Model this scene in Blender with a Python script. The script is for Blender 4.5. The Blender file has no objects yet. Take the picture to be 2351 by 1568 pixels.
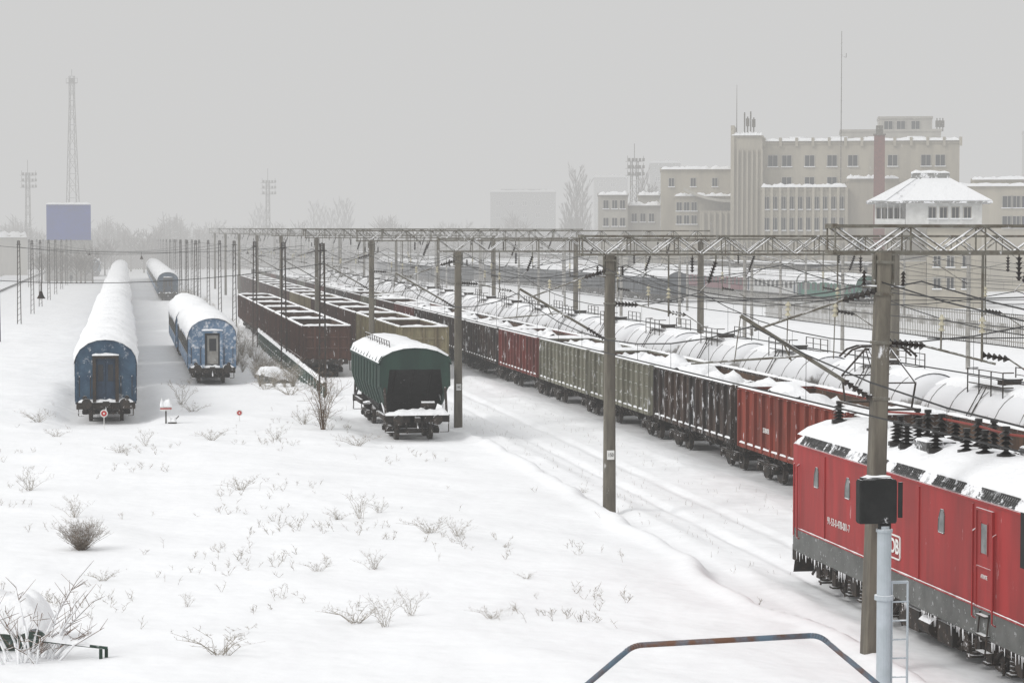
import bpy, math, random
from mathutils import Vector, Matrix, noise
random.seed(7)
S=bpy.context.scene
COL=S.collection
KIDS={}
# ------------------------------------------------------------------ camera
cd=bpy.data.cameras.new("camera"); cam=bpy.data.objects.new("camera",cd); COL.objects.link(cam)
cd.sensor_width=36; cd.lens=79.6; cd.clip_start=0.5; cd.clip_end=12000
cam.location=(0,0,9); cam.rotation_euler=(math.radians(90-2.62),0,math.radians(-9.71))
S.camera=cam
S.view_settings.view_transform='Standard'; S.view_settings.look='None'; S.view_settings.exposure=0
# ------------------------------------------------------------------ world
W=bpy.data.worlds.new("World"); S.world=W; W.use_nodes=True
nt=W.node_tree; nt.nodes.clear(); N=nt.nodes.new; L=nt.links.new
SUN_EL=math.radians(38); SUN_ROT=math.radians(250)
sky=N('ShaderNodeTexSky'); sky.sky_type='NISHITA'; sky.sun_disc=False; sky.sun_elevation=SUN_EL; sky.sun_rotation=SUN_ROT; sky.dust_density=5
hs=N('ShaderNodeHueSaturation'); hs.inputs['Saturation'].default_value=0.15
L(sky.outputs[0],hs.inputs['Color'])
b1=N('ShaderNodeBackground'); b1.inputs[1].default_value=0.05; L(hs.outputs[0],b1.inputs[0])
tc=N('ShaderNodeTexCoord'); sp=N('ShaderNodeSeparateXYZ'); L(tc.outputs['Generated'],sp.inputs[0])
mr=N('ShaderNodeMapRange'); mr.inputs[1].default_value=0; mr.inputs[2].default_value=1; mr.inputs[3].default_value=0.40; mr.inputs[4].default_value=0.93
L(sp.outputs[2],mr.inputs[0])
b2=N('ShaderNodeBackground'); b2.inputs[0].default_value=(1,1,1.0,1); L(mr.outputs[0],b2.inputs[1])
ad=N('ShaderNodeAddShader'); L(b1.outputs[0],ad.inputs[0]); L(b2.outputs[0],ad.inputs[1])
wo=N('ShaderNodeOutputWorld'); L(ad.outputs[0],wo.inputs[0])
sl=bpy.data.lights.new("sun",'SUN'); sl.energy=1.15; sl.angle=math.radians(14); sl.color=(1,.985,.96)
so=bpy.data.objects.new("sun",sl); COL.objects.link(so)
dv=Vector((0.85,0.35,-0.72)).normalized(); so.rotation_euler=dv.to_track_quat('-Z','Y').to_euler()

# ------------------------------------------------------------------ materials
SNOW=(.84,.85,.87,1)
MATS={}
def mat(name,c1,c2=None,rough=.75,ns=2.0,patch=0.0,cap=.45,bump=.2,metal=0.0,streak=False,ps=2.2,snowc=SNOW,soft=.07):
    if name in MATS: return MATS[name]
    m=bpy.data.materials.new(name); m.use_nodes=True; t=m.node_tree; t.nodes.clear()
    N=t.nodes.new; L=t.links.new
    c2=c2 or tuple(x*.75 for x in c1)
    out=N('ShaderNodeOutputMaterial'); b=N('ShaderNodeBsdfPrincipled'); L(b.outputs[0],out.inputs[0])
    b.inputs['Metallic'].default_value=metal; b.inputs['Specular IOR Level'].default_value=.3
    tc=N('ShaderNodeTexCoord'); oi=N('ShaderNodeObjectInfo')
    mu=N('ShaderNodeMath'); mu.operation='MULTIPLY'; mu.inputs[1].default_value=57; L(oi.outputs['Random'],mu.inputs[0])
    va=N('ShaderNodeVectorMath'); va.operation='ADD'; L(tc.outputs['Object'],va.inputs[0]); L(mu.outputs[0],va.inputs[1])
    src=va.outputs[0]
    mp=N('ShaderNodeMapping'); mp.inputs['Scale'].default_value=(1,1,.18) if streak else (1,1,1); L(src,mp.inputs[0])
    n1=N('ShaderNodeTexNoise'); n1.inputs['Scale'].default_value=ns; n1.inputs['Detail'].default_value=4; n1.inputs['Roughness'].default_value=.65
    L(mp.outputs[0],n1.inputs['Vector'])
    r1=N('ShaderNodeMapRange'); r1.inputs[1].default_value=.38; r1.inputs[2].default_value=.62; L(n1.outputs[0],r1.inputs[0])
    mx=N('ShaderNodeMix'); mx.data_type='RGBA'; mx.inputs[6].default_value=(*c1,1); mx.inputs[7].default_value=(*c2,1); L(r1.outputs[0],mx.inputs[0])
    mask=None
    if patch>0 or cap is not None or bump>0:
        n2=N('ShaderNodeTexNoise'); n2.inputs['Scale'].default_value=ps; n2.inputs['Detail'].default_value=7; n2.inputs['Roughness'].default_value=.72
        mp2=N('ShaderNodeMapping'); mp2.inputs['Scale'].default_value=(1,1,.30) if streak else (1,1,1); L(src,mp2.inputs[0]); L(mp2.outputs[0],n2.inputs['Vector'])
    if patch>0:
        th=.5+(.5-patch)*.34
        r2=N('ShaderNodeMapRange'); r2.inputs[1].default_value=th; r2.inputs[2].default_value=th+soft; L(n2.outputs[0],r2.inputs[0]); mask=r2.outputs[0]
    if cap is not None:
        ge=N('ShaderNodeNewGeometry'); sx=N('ShaderNodeSeparateXYZ'); L(ge.outputs['Normal'],sx.inputs[0])
        ma=N('ShaderNodeMath'); ma.operation='MULTIPLY_ADD'; L(n2.outputs[0],ma.inputs[0]); ma.inputs[1].default_value=.9; L(sx.outputs[2],ma.inputs[2])
        r3=N('ShaderNodeMapRange'); r3.inputs[1].default_value=cap+.42; r3.inputs[2].default_value=cap+.55; L(ma.outputs[0],r3.inputs[0])
        if mask is None: mask=r3.outputs[0]
        else:
            mm=N('ShaderNodeMath'); mm.operation='MAXIMUM'; L(mask,mm.inputs[0]); L(r3.outputs[0],mm.inputs[1]); mask=mm.outputs[0]
    col=mx.outputs[2]
    if mask is not None:
        m2=N('ShaderNodeMix'); m2.data_type='RGBA'; L(mask,m2.inputs[0]); L(col,m2.inputs[6]); m2.inputs[7].default_value=snowc; col=m2.outputs[2]
        rr=N('ShaderNodeMapRange'); rr.inputs[3].default_value=rough; rr.inputs[4].default_value=.8; L(mask,rr.inputs[0]); L(rr.outputs[0],b.inputs['Roughness'])
    else: b.inputs['Roughness'].default_value=rough
    L(col,b.inputs['Base Color'])
    if bump>0:
        bp=N('ShaderNodeBump'); bp.inputs['Strength'].default_value=bump; bp.inputs['Distance'].default_value=.03; L(n2.outputs[0],bp.inputs['Height']); L(bp.outputs[0],b.inputs['Normal'])
    MATS[name]=m; return m

def snowmat(name,scales,dist,col=(.87,.88,.895)):
    m=bpy.data.materials.new(name); m.use_nodes=True; t=m.node_tree; t.nodes.clear(); N=t.nodes.new; L=t.links.new
    out=N('ShaderNodeOutputMaterial'); b=N('ShaderNodeBsdfPrincipled'); L(b.outputs[0],out.inputs[0]); b.inputs['Roughness'].default_value=.8
    b.inputs['Specular IOR Level'].default_value=.1
    g=N('ShaderNodeNewGeometry'); prev=None
    for s,d in zip(scales,dist):
        n=N('ShaderNodeTexNoise'); n.inputs['Scale'].default_value=s; n.inputs['Detail'].default_value=3; L(g.outputs['Position'],n.inputs['Vector'])
        bp=N('ShaderNodeBump'); bp.inputs['Distance'].default_value=d; bp.inputs['Strength'].default_value=.9; L(n.outputs[0],bp.inputs['Height'])
        if prev: L(prev,bp.inputs['Normal'])
        prev=bp.outputs[0]
    L(prev,b.inputs['Normal'])
    n=N('ShaderNodeTexNoise'); n.inputs['Scale'].default_value=.25; n.inputs['Detail'].default_value=3; L(g.outputs['Position'],n.inputs['Vector'])
    mx=N('ShaderNodeMix'); mx.data_type='RGBA'; L(n.outputs[0],mx.inputs[0]); mx.inputs[6].default_value=(*[c*.95 for c in col],1); mx.inputs[7].default_value=(*[min(1,c*1.03) for c in col],1)
    L(mx.outputs[2],b.inputs['Base Color'])
    return m
M_snow=snowmat("snow_ground",(.40,2.2),(.30,.02))
M_snow2=snowmat("snow_cover",(1.2,7.0),(.18,.04))
M_conc=mat("concrete_pole",(.17,.155,.125),(.10,.09,.075),.9,3,0.05,.5,.3,streak=True)
M_concL=mat("concrete_light",(.33,.32,.30),(.24,.23,.21),.9,3,0.08,.5,.2)
M_concD=mat("concrete_weathered",(.20,.195,.18),(.13,.13,.12),.9,3,0.2,.4,.2)
M_steel=mat("grey_steel",(.17,.165,.14),(.10,.085,.065),.7,4,0.16,.5,.1)
M_dark=mat("dark_iron",(.025,.023,.022),(.05,.035,.025),.8,4,.04,.7,.2)
M_under=mat("underframe_iced",(.02,.019,.018),(.045,.033,.025),.8,4,.20,.45,.4,ps=4)
M_wheel=mat("wheel_steel",(.02,.019,.018),(.06,.045,.035),.6,5,.15,.6,.2,ps=5)
M_red=mat("wagon_red",(.24,.040,.022),(.12,.028,.018),.8,1.5,.17,.4,.2,streak=True,ps=4.5)
M_dred=mat("wagon_dark_red",(.17,.03,.022),(.08,.022,.017),.8,1.5,.23,.4,.2,streak=True,ps=4.5)
M_black=mat("wagon_black",(.018,.016,.015),(.055,.035,.026),.8,1.5,.29,.4,.2,streak=True,ps=5)
M_gg=mat("wagon_grey_green",(.215,.21,.165),(.12,.115,.085),.8,1.2,.24,.4,.2,streak=True,ps=4.2)
M_brown=mat("wagon_brown",(.085,.036,.024),(.04,.022,.016),.85,1.5,.17,.4,.2,streak=True,ps=4.5)
M_beige=mat("wagon_beige",(.25,.22,.13),(.15,.12,.07),.8,1.5,.14,.4,.2,streak=True,ps=4)
M_in=mat("wagon_interior_rust",(.095,.052,.03),(.04,.025,.017),.9,2,.08,.5,.2,streak=True)
M_blue=mat("coach_blue",(.022,.055,.10),(.05,.10,.155),.6,1.5,.27,.4,.3,ps=2.6,soft=.16)
M_blueL=mat("coach_light_blue",(.17,.25,.36),(.10,.18,.29),.6,1.5,.46,.4,.6,ps=2.6,soft=.14)
M_bdoor=mat("door_blue",(.012,.028,.055),(.02,.045,.08),.5,2,.08,.6,.1,ps=4,soft=.12)
M_glass=mat("dark_glass",(.02,.023,.027),(.03,.033,.037),.25,2,.0,None,0)
M_glassf=mat("frosted_glass",(.20,.21,.21),(.10,.11,.11),.4,3,.0,None,0)
M_lred=mat("locomotive_red",(.335,.024,.024),(.23,.021,.02),.6,1.6,.06,.45,.08,ps=4,streak=True,soft=.15)
M_lgrey=mat("locomotive_grey",(.13,.135,.13),(.085,.09,.085),.6,1.5,.24,.5,.2,ps=6,soft=.16)
M_lroof=mat("roof_side_snowed",(.12,.12,.12),(.07,.07,.07),.7,1.5,.42,.45,.2,ps=3.5)
M_grille=mat("roof_grille",(.03,.03,.03),(.08,.08,.08),.6,6,.36,1.2,.2,ps=3)
M_green=mat("hopper_green",(.016,.045,.033),(.011,.03,.024),.6,1.2,.07,.5,.1,streak=True)
M_hblack=mat("hopper_black",(.010,.011,.011),(.018,.018,.018),.8,3,.02,.95,.1)
M_tank=mat("tank_snowed",(.30,.295,.285),(.13,.12,.11),.7,1.0,.32,.22,.3,streak=True,ps=1.8,snowc=(.74,.75,.77,1),soft=.16)
M_ins=mat("insulator_brown",(.025,.017,.014),(.015,.012,.01),.3,5,0,.85,0)
M_insr=mat("roof_insulator_glaze",(.015,.012,.011),(.01,.009,.008),.3,5,0,1.1,0)
M_insw=mat("insulator_cream",(.5,.47,.36),(.4,.37,.28),.4,5,0,.85,0)
M_white=mat("white_paint",(.75,.75,.73),(.7,.7,.68),.6,3,0,None,0)
M_redp=mat("red_paint",(.5,.03,.03),(.4,.03,.03),.6,3,0,None,0)
M_rope=mat("busbar_red",(.25,.05,.04),(.2,.04,.03),.6,3,0,None,0)
M_bark=mat("dry_twig",(.16,.13,.10),(.10,.08,.065),.9,5,.08,.75,0)
M_twig=mat("dry_weed",(.33,.29,.235),(.19,.165,.13),.9,5,.18,.75,0)
M_fgreen=mat("fence_green",(.09,.13,.11),(.05,.075,.06),.7,3,.22,.45,.1,ps=4)
M_rail=mat("rusty_blue_rail",(.11,.16,.21),(.13,.065,.04),.6,3.5,.02,.97,.1)
M_gmast=mat("pale_grey_paint",(.42,.46,.50),(.36,.40,.43),.5,2,.02,.6,.05)
M_plaster=mat("plaster_wall",(.43,.395,.32),(.36,.33,.27),.9,.35,.02,.5,.1,streak=True,ps=.8)
M_plaster2=mat("plaster_pale",(.45,.43,.38),(.39,.37,.33),.9,.35,.02,.5,.1,streak=True,ps=.8)
M_brick=mat("red_brick",(.20,.085,.07),(.15,.07,.06),.9,3,.02,.5,.1)
M_boxcar=mat("boxcar_dark",(.06,.07,.085),(.03,.035,.042),.8,1.2,.10,.4,.2,streak=True)
M_maroon=mat("coach_maroon",(.16,.022,.04),(.11,.02,.028),.6,1.2,.06,.4,.2)
M_cgreen=mat("coach_green",(.02,.15,.10),(.02,.10,.07),.6,1.2,.06,.4,.2)
M_cwhite=mat("coach_white",(.55,.55,.54),(.45,.45,.44),.6,1.2,.12,.4,.2)
M_bbuild=mat("blue_cladding",(.008,.045,.30),(.01,.04,.25),.7,.3,0,.5,0)
M_cable=mat("wire_dark",(.02,.02,.02),(.015,.015,.015),.6,3,0,None,0)
M_cloth=mat("dark_cloth",(.02,.022,.03),(.03,.03,.035),.9,3,0,None,0)

# ------------------------------------------------------------------ mesh builder
class MB:
    def __init__(s): s.v=[]; s.f=[]; s.m=[]
    def add(s,vs,fs,m=0):
        o=len(s.v); s.v+= [tuple(p) for p in vs]
        for f in fs: s.f.append([o+i for i in f]); s.m.append(m)
    def box(s,x0,x1,y0,y1,z0,z1,m=0):
        vs=[(x0,y0,z0),(x1,y0,z0),(x1,y1,z0),(x0,y1,z0),(x0,y0,z1),(x1,y0,z1),(x1,y1,z1),(x0,y1,z1)]
        s.add(vs,[(3,2,1,0),(4,5,6,7),(0,1,5,4),(1,2,6,5),(2,3,7,6),(3,0,4,7)],m)
    def tube(s,p0,p1,r,n=6,m=0,r1=None):
        p0=Vector(p0);p1=Vector(p1);d=p1-p0
        if d.length<1e-6: return
        d.normalize(); a=Vector((0,0,1)) if abs(d.z)<.9 else Vector((1,0,0))
        u=d.cross(a).normalized(); w=d.cross(u); r1=r if r1 is None else r1
        vs=[]
        for p,rr in ((p0,r),(p1,r1)):
            for i in range(n):
                t=2*math.pi*i/n; vs.append(p+u*math.cos(t)*rr+w*math.sin(t)*rr)
        fs=[(i,(i+1)%n,n+(i+1)%n,n+i) for i in range(n)]
        fs.append(tuple(range(n-1,-1,-1))); fs.append(tuple(range(n,2*n)))
        s.add(vs,fs,m)
    def path(s,pts,r,n=6,m=0):
        for a,b in zip(pts,pts[1:]): s.tube(a,b,r,n,m)
    def prof(s,pts,y0,y1,m=0,me=None,segm=None):
        n=len(pts); vs=[(x,y0,z) for x,z in pts]+[(x,y1,z) for x,z in pts]
        o=len(s.v); s.v+=vs
        for i in range(n):
            s.f.append([o+i,o+(i+1)%n,o+n+(i+1)%n,o+n+i]); s.m.append(segm[i] if segm else m)
        e=m if me is None else me
        s.f.append([o+i for i in range(n)][::-1]); s.m.append(e)
        s.f.append([o+n+i for i in range(n)]); s.m.append(e)
    def rings(s,rings,m=0,cap=True):
        n=len(rings[0]); o=len(s.v)
        for r in rings: s.v+=[tuple(p) for p in r]
        for j in range(len(rings)-1):
            for i in range(n):
                a=o+j*n+i; b=o+j*n+(i+1)%n; s.f.append([a,b,b+n,a+n]); s.m.append(m if not callable(m) else m(i))
        if cap:
            mm=m if not callable(m) else m(-1)
            s.f.append([o+i for i in range(n)][::-1]); s.m.append(mm)
            s.f.append([o+(len(rings)-1)*n+i for i in range(n)]); s.m.append(mm)
    def grid(s,g,m=0):
        o=len(s.v); ny=len(g); nx=len(g[0])
        for row in g: s.v+=[tuple(p) for p in row]
        for j in range(ny-1):
            for i in range(nx-1):
                a=o+j*nx+i; s.f.append([a,a+1,a+nx+1,a+nx]); s.m.append(m)
    def strip(s,p0,p1,w,h,seg=10,m=0,seed=0):
        p0=Vector(p0);p1=Vector(p1); d=(p1-p0).normalized(); side=d.cross(Vector((0,0,1))).normalized()
        g=[]
        for j in range(seg+1):
            t=j/seg; c=p0.lerp(p1,t); k=1+.8*noise.noise(Vector((t*seg*.6+seed,c.x*.7,c.y*.7)))
            e=.3 if j in (0,seg) else 1
            row=[]
            for a in (-1,-.75,0,.75,1):
                hh=(1-abs(a)**3)*h*k*e
                row.append(c+side*a*w*(.85+.25*k)+Vector((0,0,hh-.02*abs(a))))
            g.append(row)
        s.grid(g,m)
    def insul(s,p0,p1,r,n=6,m=0,sides=8):
        p0=Vector(p0);p1=Vector(p1); s.tube(p0,p1,r*.35,6,m)
        for i in range(n):
            a=p0.lerp(p1,(i+.15)/n); b=p0.lerp(p1,(i+.75)/n); s.tube(a,b,r,sides,m,r1=r*.4)
    def mesh(s,name,mats,smooth=False):
        me=bpy.data.meshes.new(name); me.from_pydata(s.v,[],s.f)
        for mt in mats: me.materials.append(mt)
        me.polygons.foreach_set('material_index',s.m)
        if smooth: me.polygons.foreach_set('use_smooth',[True]*len(s.f))
        me.update(); return me
def link(o,parent=None):
    COL.objects.link(o)
    if parent is not None: o.parent=parent; KIDS.setdefault(parent.name,[]).append(o)
    return o
def thing(name,label,cat,loc=(0,0,0),rz=0,group=None):
    o=bpy.data.objects.new(name,None); o.empty_display_size=.3; link(o); o.location=loc; o.rotation_euler=(0,0,rz)
    o["label"]=label; o["category"]=cat
    if group: o["group"]=group
    return o
def part(mb,name,mats,parent,loc=(0,0,0),smooth=False,label=None,rz=0):
    me=mb if isinstance(mb,bpy.types.Mesh) else mb.mesh(name,mats,smooth)
    o=bpy.data.objects.new(name,me); link(o,parent); o.location=loc; o.rotation_euler=(0,0,rz)
    if label: o["label"]=label
    return o
def solo(mb,name,mats,label,cat,loc=(0,0,0),smooth=False,rz=0,group=None,kind=None):
    me=mb if isinstance(mb,bpy.types.Mesh) else mb.mesh(name,mats,smooth)
    o=bpy.data.objects.new(name,me); link(o); o.location=loc; o.rotation_euler=(0,0,rz)
    if label: o["label"]=label
    if cat: o["category"]=cat
    if group: o["group"]=group
    if kind: o["kind"]=kind
    return o
def dup(root,loc,rz=None,label=None,scale=None):
    def rec(src,par):
        n=src.copy(); COL.objects.link(n)
        if par is not None: n.parent=par; KIDS.setdefault(par.name,[]).append(n)
        for c in KIDS.get(src.name,[]): rec(c,n)
        return n
    n=rec(root,None); n.location=loc
    if rz is not None: n.rotation_euler=(0,0,rz)
    if label: n["label"]=label
    if scale: n.scale=scale if not isinstance(scale,(int,float)) else (scale,)*3
    return n
def text(name,s,size,mt,parent,loc,axes,sx=1.0,label=None,bold=0):
    cu=bpy.data.curves.new(name,'FONT'); cu.body=s; cu.size=size; cu.align_x='CENTER'; cu.align_y='CENTER'; cu.extrude=.004; cu.offset=bold
    o=bpy.data.objects.new(name,cu); COL.objects.link(o)
    dg=bpy.context.evaluated_depsgraph_get(); me=bpy.data.meshes.new_from_object(o.evaluated_get(dg))
    bpy.data.objects.remove(o); me.materials.clear(); me.materials.append(mt)
    x,y,z=axes; R=Matrix((x,y,z)).transposed()
    for v in me.vertices: v.co=R@Vector((v.co.x*sx,v.co.y,v.co.z))
    o=bpy.data.objects.new(name,me); link(o,parent); o.location=loc
    if label:o["label"]=label
    return o
SIDE=((0,-1,0),(0,0,1),(-1,0,0)); FRONT=((1,0,0),(0,0,1),(0,-1,0))
def ss(a,b,x):
    t=max(0,min(1,(x-a)/(b-a))); return t*t*(3-2*t)

# ------------------------------------------------------------------ ground
def rng(a,b,s):
    o=[];x=a
    while x<b-1e-6: o.append(x); x+=s
    return o
def hgt(x,y):
    nz=noise.noise
    field=.22*nz(Vector((x*.10,y*.06,0)))+.07*nz(Vector((x*.3,y*.16,5)))+.01*nz(Vector((x*1.5,y*1.2,9)))
    rd=nz(Vector((x*.22+.06*y,y*.10,4))); field+=.07*max(0,1-abs(rd)*4)
    edge=15.0+.9*nz(Vector((y*.10,3,0)))+.35*nz(Vector((y*.4,8,0)))
    far=1-ss(250,600,y)
    h=field*far
    up=.36*(1-ss(edge,edge+.6,x))*(1-ss(130,150,y))+.12*(1-ss(0,.6,abs(x-edge+.1)))*(1-ss(120,140,y))
    hop=ss(1.6,3.2,abs(x-12.75)) if 94<y<116 else 1
    if 88<y<=94: hop=max(hop,1-(y-88)/6)
    if 116<=y<122: hop=max(hop,(y-116)/6)
    h=(h+up)*(.15+.85*hop)
    if 105<y<330 and abs(x+.93)<3.5: h=h*ss(1.4,3.2,abs(x+.93))
    if 133<y<220 and abs(x-5.3)<3.2: h=h*ss(1.4,3,abs(x-5.3))
    if x>15:
        for c in (18.7,24.5,29.7):
            q=abs(x-c)
            if q<2.6: h=h*ss(1.2,2.6,q)*.6-.06*(1-ss(1.2,2.4,q))
        if 50<y<150:
            for c in (17.94,19.46):
                q=abs(x-c)
                if q<.35: h-=.13*(1-ss(.07,.3,q))*(.7+.6*nz(Vector((y*.25,c,2))))
            q=abs(x-22.0)
            if q<1.0: h+=.14*(1-q)*(1+nz(Vector((y*.6,x,7))))
            q=abs(x-16.6)
            if q<.6: h+=.08*(1-q/.6)*(1+nz(Vector((y*.5,x,3))))
    return h
xs=[-3000,-1200,-600,-300,-160,-100,-70,-50,-38,-30,-25]+rng(-21,14,.45)+rng(14,21.6,.16)+rng(21.6,40,.8)+rng(40,90,3)+[90,110,140,190,260,400,700,1300,2500,4500]
ys=[-200,-50,10,30]+rng(38,135,.45)+rng(135,220,1.3)+rng(220,420,5)+[420,470,540,650,800,1000,1400,2000,3000,5500]
mb=MB(); mb.grid([[(x,y,hgt(x,y)) for x in xs] for y in ys])
solo(mb,"ground",[M_snow],"deep snow blanket over the rail yard","snow",smooth=True,kind="structure")
def haze(nm,sig,y0,y1):
    m=bpy.data.materials.new(nm); m.use_nodes=True; t=m.node_tree; t.nodes.clear()
    out=t.nodes.new('ShaderNodeOutputMaterial'); va=t.nodes.new('ShaderNodeVolumeAbsorption'); em=t.nodes.new('ShaderNodeEmission'); a=t.nodes.new('ShaderNodeAddShader')
    va.inputs[0].default_value=(0,0,0,1); va.inputs[1].default_value=sig
    em.inputs[0].default_value=(1,1,.995,1); em.inputs[1].default_value=sig*.632  # haze glows by itself, standing in for daylight scattered inside it
    t.links.new(va.outputs[0],a.inputs[0]); t.links.new(em.outputs[0],a.inputs[1]); t.links.new(a.outputs[0],out.inputs['Volume'])
    mb=MB(); mb.box(-2900,4400,y0,y1,-5,170)
    solo(mb,"sky",[m],"self-lit haze of overcast snow-filled air","sky",kind="structure")
haze("thin_glow_haze",.0008,-150,220); haze("glow_haze",.0018,220.3,430); haze("dense_glow_haze",.0034,430.3,5400)

# ------------------------------------------------------------------ bogie meshes
def bogie_mesh():
    mb=MB()
    for sx in (-1,1):
        x=sx*1.02
        mb.box(x-.07,x+.07,-1.25,1.25,.52,.68)
        mb.box(x-.08,x+.08,-.45,.45,.30,.52)
        for y in (-.925,.925):
            mb.box(x-.12,x+.12,y-.17,y+.17,.33,.62); mb.tube((x-.15*1,y,.47),(x+.15,y,.47),.12,10)
        for y in (-.25,0,.25):
            for k in range(4): mb.tube((x,y,.5+k*.09),(x,y,.56+k*.09),.10,8)
        mb.box(x-.14,x+.14,-.5,.5,.86,.93)
    mb.box(-1.0,1.0,-.22,.22,.6,.95); mb.box(-.9,.9,-1.15,-1.05,.35,.45); mb.box(-.9,.9,1.05,1.15,.35,.45)
    return mb.mesh("bogie",[M_under])
def wheel_mesh(r=.475):
    mb=MB(); mb.tube((-1.0,0,0),(1.0,0,0),.08,8)
    for sx in (-1,1):
        mb.tube((sx*.70,0,0),(sx*.84,0,0),r,20); mb.tube((sx*.66,0,0),(sx*.70,0,0),r+.03,20); mb.tube((sx*.84,0,0),(sx*.87,0,0),r*.35,12)
    return mb.mesh("wheelset",[M_wheel])
BM=bogie_mesh(); WM=wheel_mesh()
def bogies(root,ys_):
    for y in ys_:
        b=part(BM,"bogie",None,root,(0,y,0))
        for k in (-.925,.925): part(WM,"wheelset",None,b,(0,k,.475))
def ends(mb,Lh,z=1.05,m=0):
    for s in (-1,1):
        for x in (-.87,.87):
            mb.tube((x,s*Lh,z),(x,s*(Lh+.38),z),.09,8,m); mb.tube((x,s*(Lh+.38),z),(x,s*(Lh+.45),z),.22,12,m)
        mb.box(-.12,.12,min(s*Lh,s*(Lh+.42)),max(s*Lh,s*(Lh+.42)),z-.13,z+.1,m)
        mb.tube((0,s*(Lh+.1),z),(0,s*(Lh+.35),z-.4),.05,6,m)

# ------------------------------------------------------------------ open wagon
def gondola(color,label,cargo,group,seed,x_text=None,xp=False,bags=False):
    r=thing("open_freight_wagon",label,"freight wagon",group=group)
    hl=6.5; hw=1.5; zt=3.38; zf=1.25
    mb=MB(); rr=random.Random(seed*3+1)
    for s in (-1,1):
        a,b=sorted((s*hw,s*(hw-.06)))
        mb.box(a,b,-hl,hl,zf,zt-.1,0)
        a2,b2=sorted((s*(hw-.06),s*(hw-.075))); mb.box(a2,b2,-hl+.08,hl-.08,zf+.02,zt-.12,1)
        a,b=sorted((s*(hw-.09),s*(hw+.08))); mb.box(a,b,-hl,hl,zt-.1,zt,0)
        a,b=sorted((s*(hw-.05),s*(hw+.07))); mb.box(a,b,-hl,hl,zf-.14,zf+.04,0)
        n=12
        for i in range(n+1):
            y=-hl+.08+i*(2*hl-.16)/n; w=.075 if i%2 else .06
            a,b=sorted((s*(hw+.001),s*(hw+.12))); mb.box(a,b,y-w,y+w,zf-.12,zt-.102,0)
        if xp:
            for i in range(n):
                y=-hl+.08+(i+.5)*(2*hl-.16)/n
                for zz in (1.75,2.35,2.9):
                    a,b=sorted((s*(hw+.001),s*(hw+.05))); mb.box(a,b,y-.36,y+.36,zz-.03,zz+.03,0)
        a,b=sorted((s*hl,s*(hl-.07))); mb.box(-hw+.061,hw-.061,a,b,zf,zt-.1,0)
        a2,b2=sorted((s*(hl-.072),s*(hl-.086))); mb.box(-hw+.08,hw-.08,a2,b2,zf+.02,zt-.12,1)
        a,b=sorted((s*(hl-.09),s*(hl+.09))); mb.box(-hw-.08,hw+.08,a,b,zt-.098,zt+.003,0)
        for x in (-1.42,-.75,0,.75,1.42):
            a,b=sorted((s*(hl+.001),s*(hl+.09))); mb.box(x-.06,x+.06,a,b,zf-.1,zt-.1,0)
        for zz in (1.9,2.6):
            a,b=sorted((s*(hl+.002),s*(hl+.06))); mb.box(-hw+.05,hw-.05,a,b,zz-.05,zz+.05,0)
    mb.box(-hw+.06,hw-.06,-hl+.07,hl-.07,zf-.06,zf+.02,1)
    part(mb,"body",[color,M_in],r)
    mb=MB(); mb.box(-.25,.25,-6.4,6.4,.85,1.19); mb.box(-1.4,1.4,-6.5,-6.3,.9,1.19); mb.box(-1.4,1.4,6.3,6.5,.9,1.19)
    for y in rng(-5.5,5.6,1.1): mb.box(-1.4,1.4,y-.05,y+.05,1.0,1.19)
    for y in rng(-3.3,3.4,.82):
        for s in (-1,1): mb.tube((s*1.45,y,1.12),(s*1.25,y,.78),.035,5)
    mb.tube((-.6,-1,.75),(-.6,1,.75),.2,10); mb.tube((.7,-.5,.7),(.7,.6,.7),.16,10)
    for s in (-1,1):
        for y in (-6.3,6.3): mb.path([(s*1.5,y-.15,1.1),(s*1.52,y-.15,.5),(s*1.52,y+.15,.5),(s*1.5,y+.15,1.1)],.02,5)
    ends(mb,6.5)
    part(mb,"underframe",[M_under],r)
    mb=MB()
    for s in (-1,1):
        mb.strip((s*hw,-hl,zt),(s*hw,hl,zt),.10,.06,40,0,seed+s)
        mb.strip((-hw,s*hl,zt+.002),(hw,s*hl,zt+.002),.13,.09,12,0,seed+5+s)
        mb.strip((s*(hw+.04),-hl,zf+.04),(s*(hw+.04),hl,zf+.04),.035,.05,40,0,seed+9+s)
        for i in range(12):
            if rr.random()<.7:
                y=-hl+.08+i*(2*hl-.16)/12+.09; z0=zf+rr.uniform(0,.7); z1=z0+rr.uniform(.3,1.4)
                if z1>zt-.12: z1=zt-.12
                g=[]
                for k in range(9):
                    z=z0+(z1-z0)*k/8; w=rr.uniform(.02,.15)*(1 if 0<k<8 else .2)
                    g.append([(s*(hw+.002),y-.03,z),(s*(hw+.07),y,z),(s*(hw+.002),y+w,z)])
                mb.grid(g)
    part(mb,"snow_rim",[M_snow2],r,smooth=True)
    mb=MB(); nx,ny=14,54; g=[]
    for j in range(ny+1):
        row=[]
        for i in range(nx+1):
            x=-1.41+2.82*i/nx; y=-6.4+12.8*j/ny
            if not bags: z=zf+.25+cargo*1.2+.12*noise.noise(Vector((x*.8,y*.5,seed)))
            else:
                v=noise.noise(Vector((x*.75,y*.5,seed))); v2=abs(noise.noise(Vector((x*1.5,y*1.1,seed+4))))
                z=zf+cargo*1.95+.8*v+.55*(.4-v2)-.55*max(0,x/1.4)**2-.12*(abs(x)/1.4)**3
                z=min(z,zt+.35)
            row.append((x,y,z))
        g.append(row)
    mb.grid(g); part(mb,"snow_load",[M_snow2],r,smooth=True)
    if x_text: text("lettering",x_text,.26,M_white,r,(-hw-.125,2.55,2.0),SIDE,.62)
    bogies(r,(-4.3,4.3))
    return r
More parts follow.
